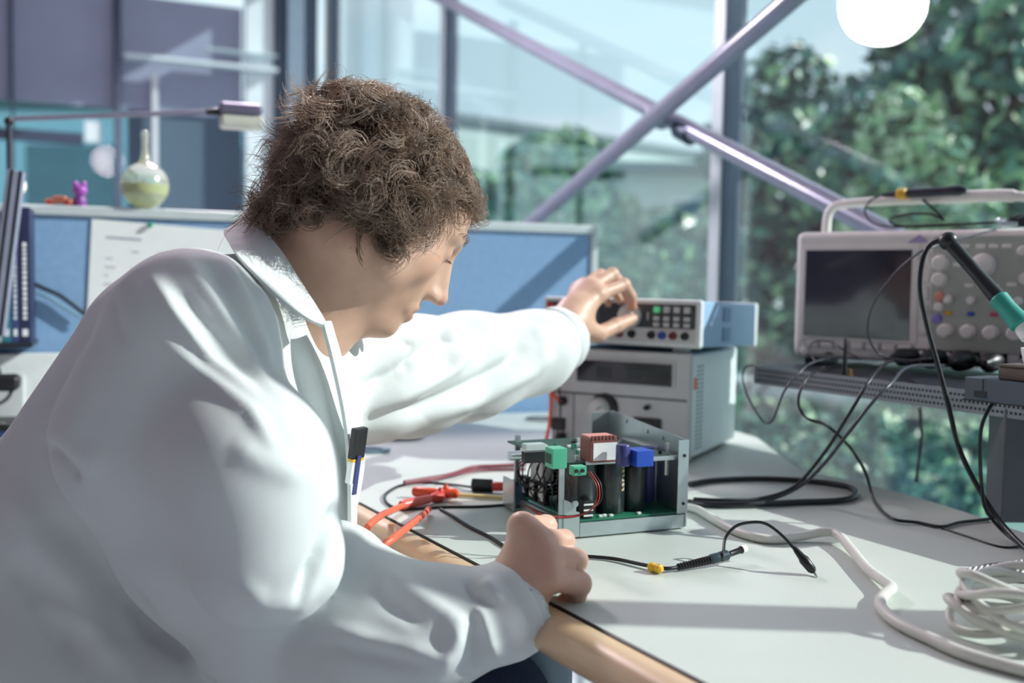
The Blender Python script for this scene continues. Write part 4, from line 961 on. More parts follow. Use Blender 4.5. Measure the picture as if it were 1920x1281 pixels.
# small toys
tb_ = divtop(150, 0); s_ = tb_.y/F
t = thing('toy_figure', 'tiny purple toy figure standing on the divider top', 'figurine', tb_)
obj('body', MB().lathe([(.010*1.2, 0), (.014, .006), (.012, .018), (.007, .024)], 16), mat('toy_purple_dark', '#7d3f8c', .4), t)
obj('head', MB().sphere((0, 0, .034), (.015, .014, .013), 14, 10).sphere((-.009, 0, .047), .006, 8, 6).sphere((.009, 0, .047), .006, 8, 6), mat('toy_purple', '#a653b4', .4), t)
tb_ = divtop(118, 0)
t = thing('toy_car', 'small orange red toy car lying beside the purple figure', 'toy', tb_)
obj('body', MB().box(-.035, .02, -.010, .010, .004, .014, .003).box(-.02, .008, -.008, .008, .014, .020, .003), mat('toy_orange', '#c97a62', .4), t)
for x in (-.025, .012):
    for y in (-.011, .008): obj('wheel', MB().cyl((x, y, .005), (x, y+.003, .005), .005, n=12), m_red, t)
tb_ = divtop(30, 0)
t = thing('light_bulb', 'white round lamp bulb on the divider beside the binder', 'bulb', tb_)
obj('globe', MB().lathe([(.008, .012), (.013, .018), (.020, .034), (.019, .046), (.012, .056), (.0004, .059)], 20), mat('bulb_white', '#f3f2ea', .3, emit=('#fff4e0', .6)), t)
obj('socket', MB().lathe([(.009, 0), (.009, .012), (.008, .014)], 14), m_steel, t)
# swing-arm lamp
m_arm = mat('lamp_grey', '#8f8fa4', .3, .6)
def lv(px, py): return onplane(px, py, Vector((PA.x, PA.y, 0))+DVn*.0-DVn*.02, DVn)
b0 = lv(18, 330); b0.z = ZT; t = thing('desk_lamp', 'thin swing-arm lamp reaching across above the divider with a flat grey head', 'lamp', b0)
p0_ = lv(17, 228)-b0; p1_ = lv(30, 223)-b0; p2_ = lv(412, 209)-b0
obj('upright', MB().tube([(0, 0, 0), p0_*.5, p0_], .006, 10), m_cg, t)
obj('joint', MB().sphere(p0_, .010, 12, 8), m_dark, t)
obj('arm', MB().tube([p0_, p1_, p2_], .0055, 10), m_arm, t)
obj('joint', MB().tube([p2_-(p2_-p1_).normalized()*.03, p2_, p2_+(p2_-p1_).normalized()*.01], [.006, .009, .006], 10), m_dark, t)
ha = lv(410, 204)-b0; hb = lv(490, 204)-b0; hd = (hb-ha)
hm = frame(ha, hd); L_ = hd.length
obj('head', MB().box(0, L_, -.03, .03, -.012, .012, .008, M=hm, seg=2), mat('lamp_head', '#77738a', .35, .4), t)
obj('diffuser', MB().box(.002, L_+.004, -.026, .026, -.042, -.013, .008, M=hm, seg=2), mat('lamp_diffuser', '#dcdccf', .4, trans=.2), t)
# shelf with books at the far left
bz = dvp(60, 642, .13).z
bxr = dvp(62, 642, .13).x
shm = DM @ Matrix.Translation((0, 0, bz))
bs = thing('book_shelf', 'short black shelf under the books on the left of the divider', 'shelf', shm)
obj('board', MB().box(bxr-.30, bxr, -.14, -.016, -.010, 0, .002), m_shelf, bs)
obj('bracket', MB().box(bxr-.25, bxr-.235, -.10, -.016, -.04, -.010, .001), m_shelf, bs)
kx = bxr-.004
bt = dvp(40, 388, .13).z-bz
for lab, wpx, hh, c_ in (('dark navy book with pale lettering at the right end of the row', .020, bt, '#232a4c'), ('violet blue book second from the right end of the row', .013, bt*.99, '#3d4677'), ('teal book with white spine print third in the row', .016, bt*.985, '#2f7c8c'), ('pale grey folder to the left of the teal book', .014, bt*.96, '#b9c6cc'), ('dark grey book behind the leaning binder', .022, bt*.97, '#39424e'), ('blue folder at the left end behind the binder', .024, bt*.95, '#5c86a8')):
    t = thing('book', lab, 'book', shm @ Matrix.Translation((kx-wpx, -.125, 0)), 'books on the divider shelf')
    obj('cover', MB().box(0, .0015, 0, .10, 0, hh).box(wpx-.0017, wpx-.0002, 0, .10, 0, hh).box(0, wpx-.0002, -.001, .001, 0, hh, .0004), mat('book_'+c_[1:], c_, .5, var=.05), t)
    obj('pages', MB().box(.0015, wpx-.0017, .001, .098, .003, hh-.003), m_label, t)
    mb = MB()
    zz = .045
    while zz < hh*.72:
        l_ = RNG.uniform(.004, .009); mb.box(wpx*.32, wpx*.68, -.0016, -.0009, zz, zz+l_); zz += l_+.003
    mb.box(wpx*.25, wpx*.75, -.0016, -.0009, .012, .026); obj('spine_print', mb, m_label, t)
    kx -= wpx+.001
bM = DM @ Matrix.Translation((dvp(-6, 400, .17).x, -.18, bz+.015)) @ Matrix.Rotation(R(7), 4, 'Y')
t = thing('binder', 'grey striped ring binder leaning in front of the books at the left edge', 'binder', bM)
bh = dvp(20, 318, .17).z-bz-.015
obj('cover', MB().box(-.02, .010, 0, .04, 0, bh, .003), mat('binder_grey', '#8d93a6', .4), t)
for x in (-.013, .002): obj('stripe', MB().box(x, x+.005, -.0008, .0004, .0, bh), m_dark, t)
# white trunking cabinet below the shelf, with socket and phone
cz = bz-.016
cb = thing('side_cabinet', 'white cabinet below the divider at the left edge with a socket cover', 'cabinet', DM @ Matrix.Translation((0, -.05, 0)))
cx1 = dvp(260, 700, .05).x
obj('body', MB().box(-.2, cx1, -.008, .026, DESK+.002, cz-.012, .003), m_white, cb)
so_ = dvp(15, 745, .06)
sc2 = obj('socket_cover', MB().box(so_.x-.05, so_.x+.03, -.014, -.008, so_.z-.09, so_.z+.045, .003), m_case, cb)
obj('slot', MB().box(so_.x-.03, so_.x+.016, -.016, -.0138, so_.z+.014, so_.z+.026, .001), m_white, sc2)
# black desk phone at the far left
fp = onz(-8, 815, DESK)
t = thing('desk_phone', 'black device with a rounded handset at the left picture edge', 'phone', frame(fp+DVn*.06, DV))
obj('base', MB().box(-.12, .045, -.07, .07, 0, .035, .008), m_dark, t)
obj('pedestal', MB().box(-.04, -.01, -.02, .02, .03, .10, .006), m_dark, t)
obj('handset', MB().box(-.10, .052, -.035, .02, .095, .125, .010, seg=2).sphere((-.01, -.01, .13), (.03, .028, .02), 14, 8), m_dark, t)
obj('display', MB().box(-.02, .040, -.0715, -.069, .008, .024), mat('phone_display', '#26406a', .3), t)
cable('cord', '', [(.04, -.02, .10), (.03, -.03, .08), (.0, -.05, .06), (.01, -.06, .04), (.03, -.05, .036)], .0035, m_cb, parent=t)

# ================================================================ CEILING LAMP (out of frame, mirrored in the right panes; lights the hair)
m_lampg = mat('lamp_globe', '#ffffff', .3, emit=('#fbeaf4', 110), var=0)
LP = Vector((-.74, 2.98, 2.16))
t = thing('pendant_lamp', 'white globe pendant lamp hanging above the divider', 'lamp', LP)
obj('globe', MB().sphere((0, 0, 0), .15, 28, 18), m_lampg, t, smooth=180)
obj('cap', MB().lathe([(.07, .135), (.06, .16), (.02, .18), (.006, .19)], 20), m_steel, t)
obj('cord', MB().cyl((0, 0, .18), (0, 0, 1.14), .004), m_cb, t)
# ================================================================ PERSON
yaw, pit, rol = R(25), R(36), R(3)
HR = Matrix.Rotation(yaw, 3, 'Z') @ Matrix.Rotation(pit, 3, 'Y') @ Matrix.Rotation(rol, 3, 'X')
nose_l = Vector((.128, 0, -.034))
HM = HR.to_4x4(); HM.translation = P(834, 570, 1.213)-HR @ nose_l
HI = np.array(HM.inverted())
m_skin = mat('skin', '#c79f88', .45, attr='Col', var=.05, vscale=60, sub=.12, bump=.06, bscale=500)
S = SDF()
Hd = SDF(HM)
Hd.ell((-.010, 0, .045), (.098, .078, .077), .01)
Hd.ell((.035, 0, .000), (.060, .062, .088), .03)
for s in (1, -1):
    Hd.cone((-.012, s*.056, -.050), (.066, s*.014, -.096), .020, .017, .03)
    Hd.sph((.056, s*.046, -.022), .020, .025)
    Hd.sph((.03, s*.052, -.05), .022, .03)
Hd.ell((.080, 0, -.097), (.017, .020, .015), .018)
Hd.ell((.068, 0, -.055), (.030, .036, .036), .02)
for s in (1, -1): Hd.cone((.090, s*.010, .028), (.072, s*.044, .029), .0095, .009, .014)
for s in (1, -1): Hd.ell((.100, s*.034, .006), (.018, .016, .012), .014, sub=True)
for s in (1, -1):
    Hd.sph((.0745, s*.033, .006), .0150, .006)
    Hd.ell((.0925, s*.034, -.0005), (.0075, .0125, .0042), .0025, sub=True)
Hd.cone((.072, 0, .005), (.092, 0, -.032), .016, .017, .012)
Hd.cone((.092, 0, .018), (.115, 0, -.028), .0085, .0098, .012)
Hd.ell((.117, 0, -.033), (.0115, .0100, .0092), .006)
for s in (1, -1):
    Hd.ell((.105, s*.0125, -.037), (.0105, .0065, .0078), .006)
    Hd.ell((.110, s*.0080, -.0450), (.0075, .0040, .0055), .002, sub=True)
Hd.cone((.099, -.006, -.060), (.084, -.025, -.067), .0056, .0036, .008); Hd.cone((.099, .006, -.060), (.084, .025, -.067), .0056, .0036, .008)
Hd.cone((.0965, -.006, -.074), (.083, -.022, -.070), .0072, .0040, .008); Hd.cone((.0965, .006, -.074), (.083, .022, -.070), .0072, .0040, .008)
for s in (1, -1): Hd.cone((.109, 0, -.0672), (.088, s*.022, -.0680), .0013, .0008, .003, sub=True)
for s in (1, -1):   # ears
    Hd.ell((-.012, s*.078, -.002), (.019, .0075, .031), .006, rot=Matrix.Rotation(R(-12), 3, 'Y') @ Matrix.Rotation(R(-s*20), 3, 'Z'))
    Hd.ell((-.006, s*.087, .000), (.010, .006, .018), .004, sub=True)
S.ops += Hd.ops
nk0 = HM @ Vector((-.030, 0, -.045)); nk1 = P(520, 625, 1.19)
S.cone(nk0, nk1, .058, .062, .03)
S.cone(HM @ Vector((.018, -.012, -.075)), P(575, 640, 1.15), .040, .045, .03)
# trunk and arms under the coat
RS, LS = P(345, 650, 1.075), P(690, 705, 1.34)
RE, LE = P(500, 1130, 1.04), P(850, 700, 1.50)
RW, LW = P(955, 1128, .985), P(1056, 622, 1.70)
CH = P(440, 800, 1.17); PV = P(190, 1350, 1.2)
S.cone(nk1, CH, .05, .09, .05); S.cone(CH, PV, .10, .10, .05)
S.cone(nk1, RS, .045, .05, .04); S.cone(nk1, LS, .045, .05, .04)
S.cone(RS, RE, .045, .042, .03); S.cone(RE, RW, .042, .029, .03)
S.cone(LS, LE, .045, .040, .03); S.cone(LE, LW, .040, .028, .03)
RK, LK = P(905, 1345, 1.05), P(645, 1075, 1.40)
RH, LH = P(170, 1400, 1.08), P(215, 1340, 1.36)
S.cone(PV, RH, .09, .07, .04); S.cone(PV, LH, .09, .07, .04)
S.cone(RH, RK, .065, .05, .03); S.cone(LH, LK, .065, .05, .03)
RA = RK+Vector((-.02, .02, -.40)); LA = LK+Vector((-.03, .02, -.40))
S.cone(RK, RA, .05, .035, .03); S.cone(LK, LA, .05, .035, .03)
for a in (RA, LA): S.cone(a+Vector((0, 0, -.03)), a+Vector((.14, .03, -.06)), .036, .03, .03)
def hand(S, wrist, mcp, pip, dip, tip, thumb, r=1.0, rf=(.0098, .0100, .0094, .0083)):
    rm = [.0125, .0125, .0115, .0105]
    for i in range(4):
        w = wrist+(mcp[i]-wrist)*.08
        S.cone(w, mcp[i], .014*r, rm[i]*r, .020)
    for i in range(3): S.cone(wrist.lerp(mcp[i], .6), mcp[i].lerp(mcp[i+1], .5), .012*r, .010*r, .012)
    for i in range(4):
        S.sph(mcp[i], rm[i]*1.02*r, .006)
        S.cone(mcp[i], pip[i], rf[i]*1.12*r, rf[i]*1.02*r, .0035 if i else .006)
        S.sph(pip[i], rf[i]*1.08*r, .003)
        S.cone(pip[i], dip[i], rf[i]*r, rf[i]*.92*r, .003); S.cone(dip[i], tip[i], rf[i]*.92*r, rf[i]*.74*r, .003)
    S.cone(thumb[0], thumb[1], .0165*r, .0135*r, .020); S.cone(thumb[1], thumb[2], .0122*r, .0115*r, .005)
    S.cone(thumb[2], thumb[3], .0115*r, .0088*r, .004); S.sph(thumb[2], .0122*r, .004)
    S.cone(wrist-(mcp[1]-wrist)*.3, wrist.lerp(mcp[1], .3), .026*r, .024*r, .02)
# right fist resting on the desk edge
Y0 = .985
mcp = [P(978, 987, 1.010), P(1006, 1012, .996), P(1025, 1044, .983), P(1030, 1083, .972)]
fd = Vector((.30, .86, -.42)).normalized()
pip = [P(1024, 986, 1.044), P(1056, 1015, 1.030), P(1080, 1051, 1.012), P(1086, 1095, .994)]
dip = [p+Vector((-.10, .62, -.75)).normalized()*.022 for p in pip]
tip = [d+Vector((-.80, .10, -.50)).normalized()*.018 for d in dip]
th = [P(950, 1085, 1.02), P(978, 1020, 1.055), P(1005, 1010, 1.085), P(1030, 1020, 1.095)]
hand(S, RW+Vector((.004, .004, .0)), mcp, pip, dip, tip, th, 1.06, (.0100, .0108, .0108, .0110))
# left hand turning the knob
mcp = [P(1122, 553, 1.755), P(1110, 539, 1.775), P(1096, 536, 1.792), P(1080, 546, 1.805)]
pip = [P(1170, 534, 1.795), P(1148, 514, 1.815), P(1126, 516, 1.838), P(1102, 530, 1.845)]
dip = [P(1183, 556, 1.818), P(1168, 537, 1.845), P(1148, 540, 1.865), P(1126, 550, 1.872)]
tip = [P(1186, 576, 1.826), P(1178, 562, 1.845), P(1164, 565, 1.862), P(1142, 570, 1.872)]
th = [P(1086, 612, 1.715), P(1122, 626, 1.75), P(1155, 611, 1.785), P(1186, 598, 1.815)]
hand(S, P(1064, 606, 1.71), mcp, pip, dip, tip, th, 1.12)
me = S.mesh('person', .0028); relax(me, 1, .35)
V = vcos(me); Lc = V@HI[:3, :3].T+HI[:3, 3]
x, y, z = Lc[:, 0], Lc[:, 1], Lc[:, 2]
near = np.linalg.norm(Lc, axis=1) < .2
def hair_mask(x, y, z):
    ay = np.abs(y)
    line = np.where(x > .045, .066+(.09-x)*-.25, np.where(x > .012, .062-(.045-x)*2.3, np.where(x > -.05, -.035, -.035-(-.05-x)*1.6)))
    return z-line
hm_ = hair_mask(x, y, z)
skin = np.array(lin('#d3ac95')); col = np.tile(skin, (len(V), 1))
def blend(mask, c, k=1.0):
    global col
    w = np.clip(mask, 0, 1)[:, None]*k; col = col*(1-w)+np.array(lin(c))*w
g = lambda c, s: near*np.exp(-(((Lc-np.array(c))/np.array(s))**2).sum(1))
for s in (1, -1):
    blend(g((.06, s*.05, -.02), (.03, .02, .025)), '#cf9480', .5); blend(g((.098, s*.010, -.068), (.010, .012, .007)), '#b06a64', .85); blend(g((.07, s*.04, -.085), (.04, .03, .03)), '#b58f7c', .5)
    blend(g((-.012, s*.08, 0), (.02, .012, .03)), '#d08f7c', .6)
blend(g((.118, 0, -.036), (.014, .014, .012)), '#d08e80', .5)
blend(near*np.clip((hm_+.004)/.010, 0, 1), '#3a2a22', .95)
for i in range(4): pass
wr = np.exp(-(np.linalg.norm(V-np.array(P(1050, 1050, .99)), axis=1)/.05)**2); blend(wr, '#cc9a8c', .5)
tip_glow = np.exp(-(np.linalg.norm(V-np.array(P(1180, 572, 1.83)), axis=1)/.02)**2); blend(tip_glow, '#e08a70', .6)  # glow of light through the fingertips, painted into the skin colour
at_ = me.color_attributes.new('Col', 'FLOAT_COLOR', 'POINT'); at_.data.foreach_set('color', np.concatenate([col, np.ones((len(V), 1))], 1).astype('f').ravel())
person = obj('person', me, m_skin, smooth=180)
tag(person, 'man with curly brown hair in a white lab coat bent over the bench', 'person')
# eyes
m_eye = mat('eye_white', '#e4dfda', .15, var=0); m_iris = mat('iris', '#4a5a60', .1, var=0); m_pupil = mat('pupil', '#0c0c0e', .1, var=0)
for s in (1, -1):
    c = HM @ Vector((.0745, s*.033, .005)); dv = (HR @ Vector((.86, s*.0, -.42))).normalized()
    e = obj('eye', MB().sphere(c, .0136, 20, 14), m_eye, person, smooth=180)
    Q = Matrix.Translation(c) @ dv.to_track_quat('Z', 'Y').to_matrix().to_4x4()
    obj('iris', MB().lathe([(.0062, .0122), (.0055, .0131), (.0003, .0138)], 18, Q), m_iris, e); obj('pupil', MB().lathe([(.0025, .0135), (.0003, .0141)], 14, Q), m_pupil, e)

# ---------------------------------------------------------------- hair: curly locks grown from the scalp
NR = vnors(me); idx = np.nonzero(near & (hm_ > .0) & (np.linalg.norm(Lc-np.array((-.01, 0, .03)), axis=1) < .14))[0]
HRn = np.array(HR)
def grow(n_cl, n_st, Ls, rad, turns, thick, K=14, seed=3, spread=.006, pick=None):
    g_ = np.random.default_rng(seed); rts = g_.choice(idx, n_cl); out = []; tone = []
    for c in rts:
        p = V[c]; nr = NR[c]; lc = Lc[c]
        bdir = HRn@np.array((-.25+.35*(lc[0] > .05), 0, -.15)); dirr = nr*.85+bdir*.4+g_.normal(size=3)*.32; dirr /= np.linalg.norm(dirr)
        tcl = g_.choice([.45, .7, 1.0, 1.35, 1.9], p=[.2, .25, .25, .2, .1]); Lh = g_.uniform(*Ls); 
        Lh *= 1.0-.78*np.clip((lc[2]-.03)/.07, 0, 1)-.12*np.clip((lc[0]-.0)/.05, 0, 1)*(lc[2] > 0)-(.25 if lc[2] < -.01 else 0)+.38*np.clip(-lc[0]/.08, 0, 1)
        u = np.cross(dirr, g_.normal(size=3)); u /= np.linalg.norm(u); v = np.cross(dirr, u)
        rr = g_.uniform(*rad)*np.clip(Lh/.04, .55, 1); tn = g_.uniform(*turns)*g_.choice([-1, 1]); ph = g_.uniform(0, 6.28); bend = g_.normal(size=3)*.25+np.array((0, 0, -.30))
        for _ in range(n_st):
            t = np.linspace(0, 1, K)*g_.uniform(.82, 1.08); off = g_.normal(size=3)*spread; off -= nr*(off@nr)
            r2 = rr*g_.uniform(.82, 1.15); p2 = ph+g_.normal()*.14; w = np.minimum(1, t*2.4)
            a = p2+tn*6.28*t*g_.uniform(.97, 1.03)
            pts = p+off*(1+1.1*t[:, None])-nr*.002+Lh*(t[:, None]*dirr+.5*(t**2)[:, None]*bend)+(r2*w)[:, None]*((np.cos(a)-math.cos(p2)*(1-w))[:, None]*u+(np.sin(a)-math.sin(p2)*(1-w))[:, None]*v)
            out.append(pts); tone.append(tcl*g_.uniform(.85, 1.15))
    return np.array(out), thick, np.array(tone)
def strands_mesh(sets, name):
    vs = []; fs = []; o = 0; cs = []
    for pts, th, tn_ in sets:
        n, K, _ = pts.shape
        tg = np.gradient(pts, axis=1); tg /= np.linalg.norm(tg, axis=2, keepdims=True)+1e-12
        ref = np.tile(np.array((.3, .2, .93)), (n, K, 1)); a = np.cross(tg, ref); a /= np.linalg.norm(a, axis=2, keepdims=True)+1e-12; b = np.cross(tg, a)
        w = th*(1-.75*np.linspace(0, 1, K)**2)[None, :, None]
        ring = np.stack([pts+(a*math.cos(k*2.0944)+b*math.sin(k*2.0944))*w for k in range(3)], 2)
        vs.append(ring.reshape(-1, 3))
        base = o+(np.arange(n)[:, None, None]*K+np.arange(K-1)[None, :, None])*3; k3 = np.arange(3)[None, None]
        q = np.stack([base+k3, base+(k3+1) % 3, base+3+(k3+1) % 3, base+3+k3], -1).reshape(-1, 4); fs.append(q); o += n*K*3; cs.append(np.repeat(tn_, K*3))
    v = np.concatenate(vs); f = np.concatenate(fs)
    m_ = bpy.data.meshes.new(name); m_.vertices.add(len(v)); m_.vertices.foreach_set('co', v.astype('f').ravel())
    m_.loops.add(f.size); m_.loops.foreach_set('vertex_index', f.astype('i').ravel()); m_.polygons.add(len(f)); m_.polygons.foreach_set('loop_start', np.arange(0, f.size, 4, dtype='i'))
    m_.update(calc_edges=True); c_ = np.concatenate(cs)[:, None]*np.array(lin('#a8978a')); c_ = np.concatenate([c_, np.ones((len(c_), 1))], 1)
    m_.color_attributes.new('Col', 'FLOAT_COLOR', 'POINT').data.foreach_set('color', c_.astype('f').ravel()); return m_
m_hair = mat('hair_brown', '#8a7360', .28, var=0, spec=.9, attr='Col')
_t = m_hair.node_tree; _b = _t.nodes['Principled BSDF']; _o = _t.nodes['Material Output']
_tr = _t.nodes.new('ShaderNodeBsdfTranslucent'); _tr.inputs[0].default_value = (*lin('#dcc4ae'), 1); _m = _t.nodes.new('ShaderNodeMixShader'); _m.inputs[0].default_value = .45
_t.links.new(_b.outputs[0], _m.inputs[1]); _t.links.new(_tr.outputs[0], _m.inputs[2]); _t.links.new(_m.outputs[0], _o.inputs[0])
hm2 = strands_mesh([grow(640, 15, (.036, .058), (.009, .0145), (.9, 1.55), .00055, 15, 3, .0028), grow(400, 5, (.025, .045), (.006, .012), (1.0, 1.9), .00040, 12, 5, .005), grow(300, 1, (.05, .072), (.005, .012), (.6, 1.6), .00028, 14, 9)], 'hair')
obj('hair', hm2, m_hair, person, smooth=180, kind='stuff')
eb = []
g_ = np.random.default_rng(4)
for s in (1, -1):
    for _ in range(70):
        u = g_.uniform(0, 1); b = np.array((.0985-.022*u*u, s*(.010+.040*u), .030+.006*math.sin(u*3)+g_.uniform(-.003, .003)))
        t = np.linspace(0, 1, 5)[:, None]; loc = b+t*np.array((.003-.004*u, s*.007, .002))+np.array((.0008, 0, 0))*np.sin(t*3.1)
        eb.append(loc@np.array(HR).T+np.array(HM.translation))
el = []
for s in (1, -1):
    for u in np.linspace(-1, 1, 46):
        b = np.array((.0905-.004*u*u, s*(.034+.0115*u), .0035-.002*u*u)); t = np.linspace(0, 1, 5)[:, None]
        loc = b+t*np.array((.0045, s*.002*u, -.003))+np.array((0, 0, .0015))*t*t
        el.append(loc@np.array(HR).T+np.array(HM.translation))
obj('eyelash', strands_mesh([(np.array(el), .00016, np.full(len(el), .15))], 'eyelash'), m_hair, person, smooth=180, kind='stuff')
obj('eyebrow', strands_mesh([(np.array(eb), .00024, np.full(len(eb), .8))], 'eyebrow'), m_hair, person, smooth=180, kind='stuff')

# ---------------------------------------------------------------- lab coat
m_coat = mat('lab_coat_cotton', '#d6dcdb', .8, var=.03, vscale=12, bump=.12, bscale=900, sheen=.15)
C = SDF()
C.cone(P(500, 615, 1.19), P(440, 770, 1.18), .075, .120, .06)
C.cone(P(440, 770, 1.18), P(200, 1340, 1.24), .13, .17, .06)
C.cone(P(505, 605, 1.18), P(362, 612, 1.05), .060, .080, .05)      # shoulder yoke, near
C.cone(P(505, 600, 1.20), P(680, 700, 1.34), .060, .080, .05)      # far
C.cone(P(318, 670, 1.13), P(150, 1060, 1.20), .10, .155, .06)       # back
C.cone(P(150, 1060, 1.20), P(90, 1350, 1.22), .155, .19, .05)
C.cone(P(160, 1080, 1.20), P(330, 1250, 1.15), .13, .085, .05)
C.cone(P(548, 690, 1.17), P(555, 880, 1.16), .058, .062, .05)      # chest front
C.cone(P(555, 880, 1.16), P(540, 1060, 1.15), .062, .068, .05)
C.cone(P(590, 700, 1.22), P(595, 960, 1.22), .042, .038, .04)
C.cone(P(110, 1330, 1.10), P(330, 1330, 1.08), .14, .10, .05)
C.ell(P(455, 1318, 1.06), (.05, .12, .030), .01, sub=True)
# right (near) sleeve
A = SDF()
A.cone(P(354, 628, 1.015), P(302, 820, 1.035), .084, .099, .04)
A.cone(P(302, 820, 1.035), P(412, 990, 1.06), .099, .103, .03)
A.cone(P(448, 740, 1.02), P(470, 870, .945), .040, .064, .06)
A.cone(P(470, 870, .945), P(502, 1040, .94), .064, .070, .06)
A.cone(P(412, 990, 1.06), P(512, 1120, 1.05), .103, .098, .03)
G = SDF()
G.cone(P(612, 1118, 1.035), P(700, 1186, 1.005), .080, .070, .03)
G.cone(P(560, 1180, 1.05), P(700, 1190, 1.005), .080, .068, .03)
G.cone(P(700, 1186, 1.005), P(800, 1182, .985), .070, .062, .025)
G.cone(P(800, 1180, .985), P(945, 1150, .985), .058, .047, .02)
G.cone(P(945, 1148, .985), P(972, 1132, .992), .047, .0455, .01)
G.cone(P(950, 1138, .985), P(1010, 1108, 1.002), .037, .041, .004, sub=True)
A.group(G, .004)
C.group(A, .014)
# left (far) sleeve
B_ = SDF()
B_.cone(P(690, 705, 1.33), P(770, 705, 1.42), .088, .082, .03)
B_.cone(P(770, 705, 1.42), P(880, 687, 1.52), .080, .077, .03)
B_.cone(P(880, 687, 1.52), P(1000, 661, 1.62), .077, .066, .03)
B_.cone(P(1000, 661, 1.62), P(1050, 636, 1.68), .064, .052, .02)
B_.cone(P(1040, 641, 1.67), P(1085, 612, 1.72), .042, .045, .004, sub=True)
C.group(B_, .03)
me = C.mesh('lab_coat', .0040); relax(me, 3, .5)
V = vcos(me); n = vnors(me); px = project(V); vd = V-np.array(CLOC); vd /= np.linalg.norm(vd, axis=1)[:, None]
face = np.clip(-(n*vd).sum(1)*3+.4, 0, 1)
disp = np.zeros(len(V))
def fold(poly, w, h, ylo=0, yhi=9, sharp=False, ends=True):
    """a ridge (h>0) or crease (h<0) of the cloth along a line, w wide"""
    global disp
    d, t = seg_dist(px, poly)
    e_ = np.minimum(1, np.minimum(t, 1-t)*4+.12) if ends else 1.0
    p_ = np.exp(-d/w*1.5) if sharp else np.exp(-(d/w)**2)
    disp += (h if sharp else h*.6)*p_*e_*face*((V[:, 1] > ylo) & (V[:, 1] < yhi))
NS = (0, 1.1)
# elbow crease and the bunching around it
fold([(632, 945), (620, 985), (598, 1040), (556, 1125)], 9, -.032, *NS)
fold([(668, 985), (655, 1050), (600, 1135)], 24, .008, *NS)
fold([(440, 1090), (500, 1135), (560, 1128), (600, 1090)], 20, .008, *NS)
fold([(430, 830), (500, 870), (580, 900)], 26, .008, *NS)
# forearm
fold([(705, 1068), (760, 1100), (840, 1150), (855, 1220)], 18, .010, *NS); fold([(690, 1090), (730, 1130), (800, 1180)], 16, -.008, *NS)
fold([(600, 1175), (700, 1200), (800, 1225), (830, 1245)], 16, .009, *NS); fold([(585, 1205), (700, 1232), (810, 1258)], 16, -.009, *NS)
fold([(868, 1088), (888, 1122), (930, 1140)], 12, -.007, *NS, sharp=True); fold([(905, 1085), (925, 1110), (945, 1130)], 14, .010, *NS)
fold([(880, 1140), (905, 1150), (918, 1200), (935, 1238)], 12, .014, *NS); fold([(895, 1175), (890, 1225), (880, 1275)], 13, -.013, *NS); fold([(870, 1140), (855, 1200), (820, 1260)], 16, .012, *NS)
# upper arm and shoulder: folds running up from the armpit
fold([(88, 828), (118, 865), (150, 905)], 14, -.010, 0, 1.2, sharp=True); fold([(100, 790), (150, 850), (200, 880)], 26, .008, 0, 1.2)
for k_, (pl_, hh) in enumerate(((((282, 510), (330, 590), (400, 680), (505, 765)), .008), (((312, 505), (370, 590), (430, 660), (508, 735)), -.008), (((345, 490), (400, 565), (450, 640), (512, 725)), .009), (((378, 485), (428, 555), (470, 630), (512, 712)), -.009),
        (((410, 478), (458, 555), (495, 640), (515, 702)), .009), (((445, 500), (485, 570), (508, 640), (519, 695)), -.008), (((478, 530), (508, 600), (525, 690)), .008),)):
    fold(pl_, 11, hh*1.3, 0, 1.3)
fold([(310, 640), (380, 700), (470, 770), (520, 850)], 15, .011, 0, 1.3)
fold([(205, 545), (218, 600), (238, 650)], 12, -.006, 0, 1.3); fold([(165, 640), (160, 740), (130, 820)], 24, .006, 0, 1.3)
# coat front and back
fold([(520, 740), (560, 820), (590, 900), (600, 960)], 14, .010, 1.0, 1.3); fold([(545, 640), (575, 740), (600, 840), (618, 930)], 12, -.010, 1.0, 1.3); fold([(565, 620), (600, 720), (628, 850), (635, 960)], 12, .010, 1.0, 1.3)
fold([(20, 900), (60, 1000), (140, 1100), (200, 1200)], 30, .016, 0, 1.4); fold([(100, 960), (180, 1060), (240, 1130)], 24, -.016, 0, 1.4); fold([(60, 1120), (170, 1180), (240, 1260)], 26, .014, 0, 1.4); fold([(10, 1040), (80, 1130), (150, 1260)], 24, -.014, 0, 1.4)
fold([(230, 1090), (280, 1180), (380, 1240)], 20, -.014, .9, 1.4)
# far sleeve
YS = (1.2, 2)
fold([(668, 735), (740, 700), (800, 650), (845, 612)], 13, -.020, *YS); fold([(690, 770), (780, 730), (850, 690), (890, 640)], 14, .018, *YS)
fold([(680, 790), (790, 770), (880, 725), (960, 680), (985, 640)], 14, -.022, *YS); fold([(800, 785), (900, 745), (990, 700), (1040, 660)], 15, .018, *YS)
fold([(745, 625), (775, 650), (765, 700)], 10, -.012, *YS, sharp=True); fold([(780, 608), (830, 615), (852, 645)], 10, -.012, *YS, sharp=True); fold([(790, 600), (790, 640), (740, 690)], 12, .014, *YS)
fold([(940, 605), (970, 630), (985, 680)], 13, -.012, *YS); fold([(1000, 610), (1020, 640), (1010, 690)], 14, .010, *YS); fold([(830, 640), (840, 670), (830, 700)], 9, -.010, *YS)
lo = np.array([mnoise.noise(Vector(v)*7.0)+.5*mnoise.noise(Vector(v)*16) for v in V]); disp += lo*.0016
V2 = V+n*disp[:, None]; setcos(me, V2); relax(me, 1, .3)
coat = obj('lab_coat', me, m_coat, person, smooth=180)
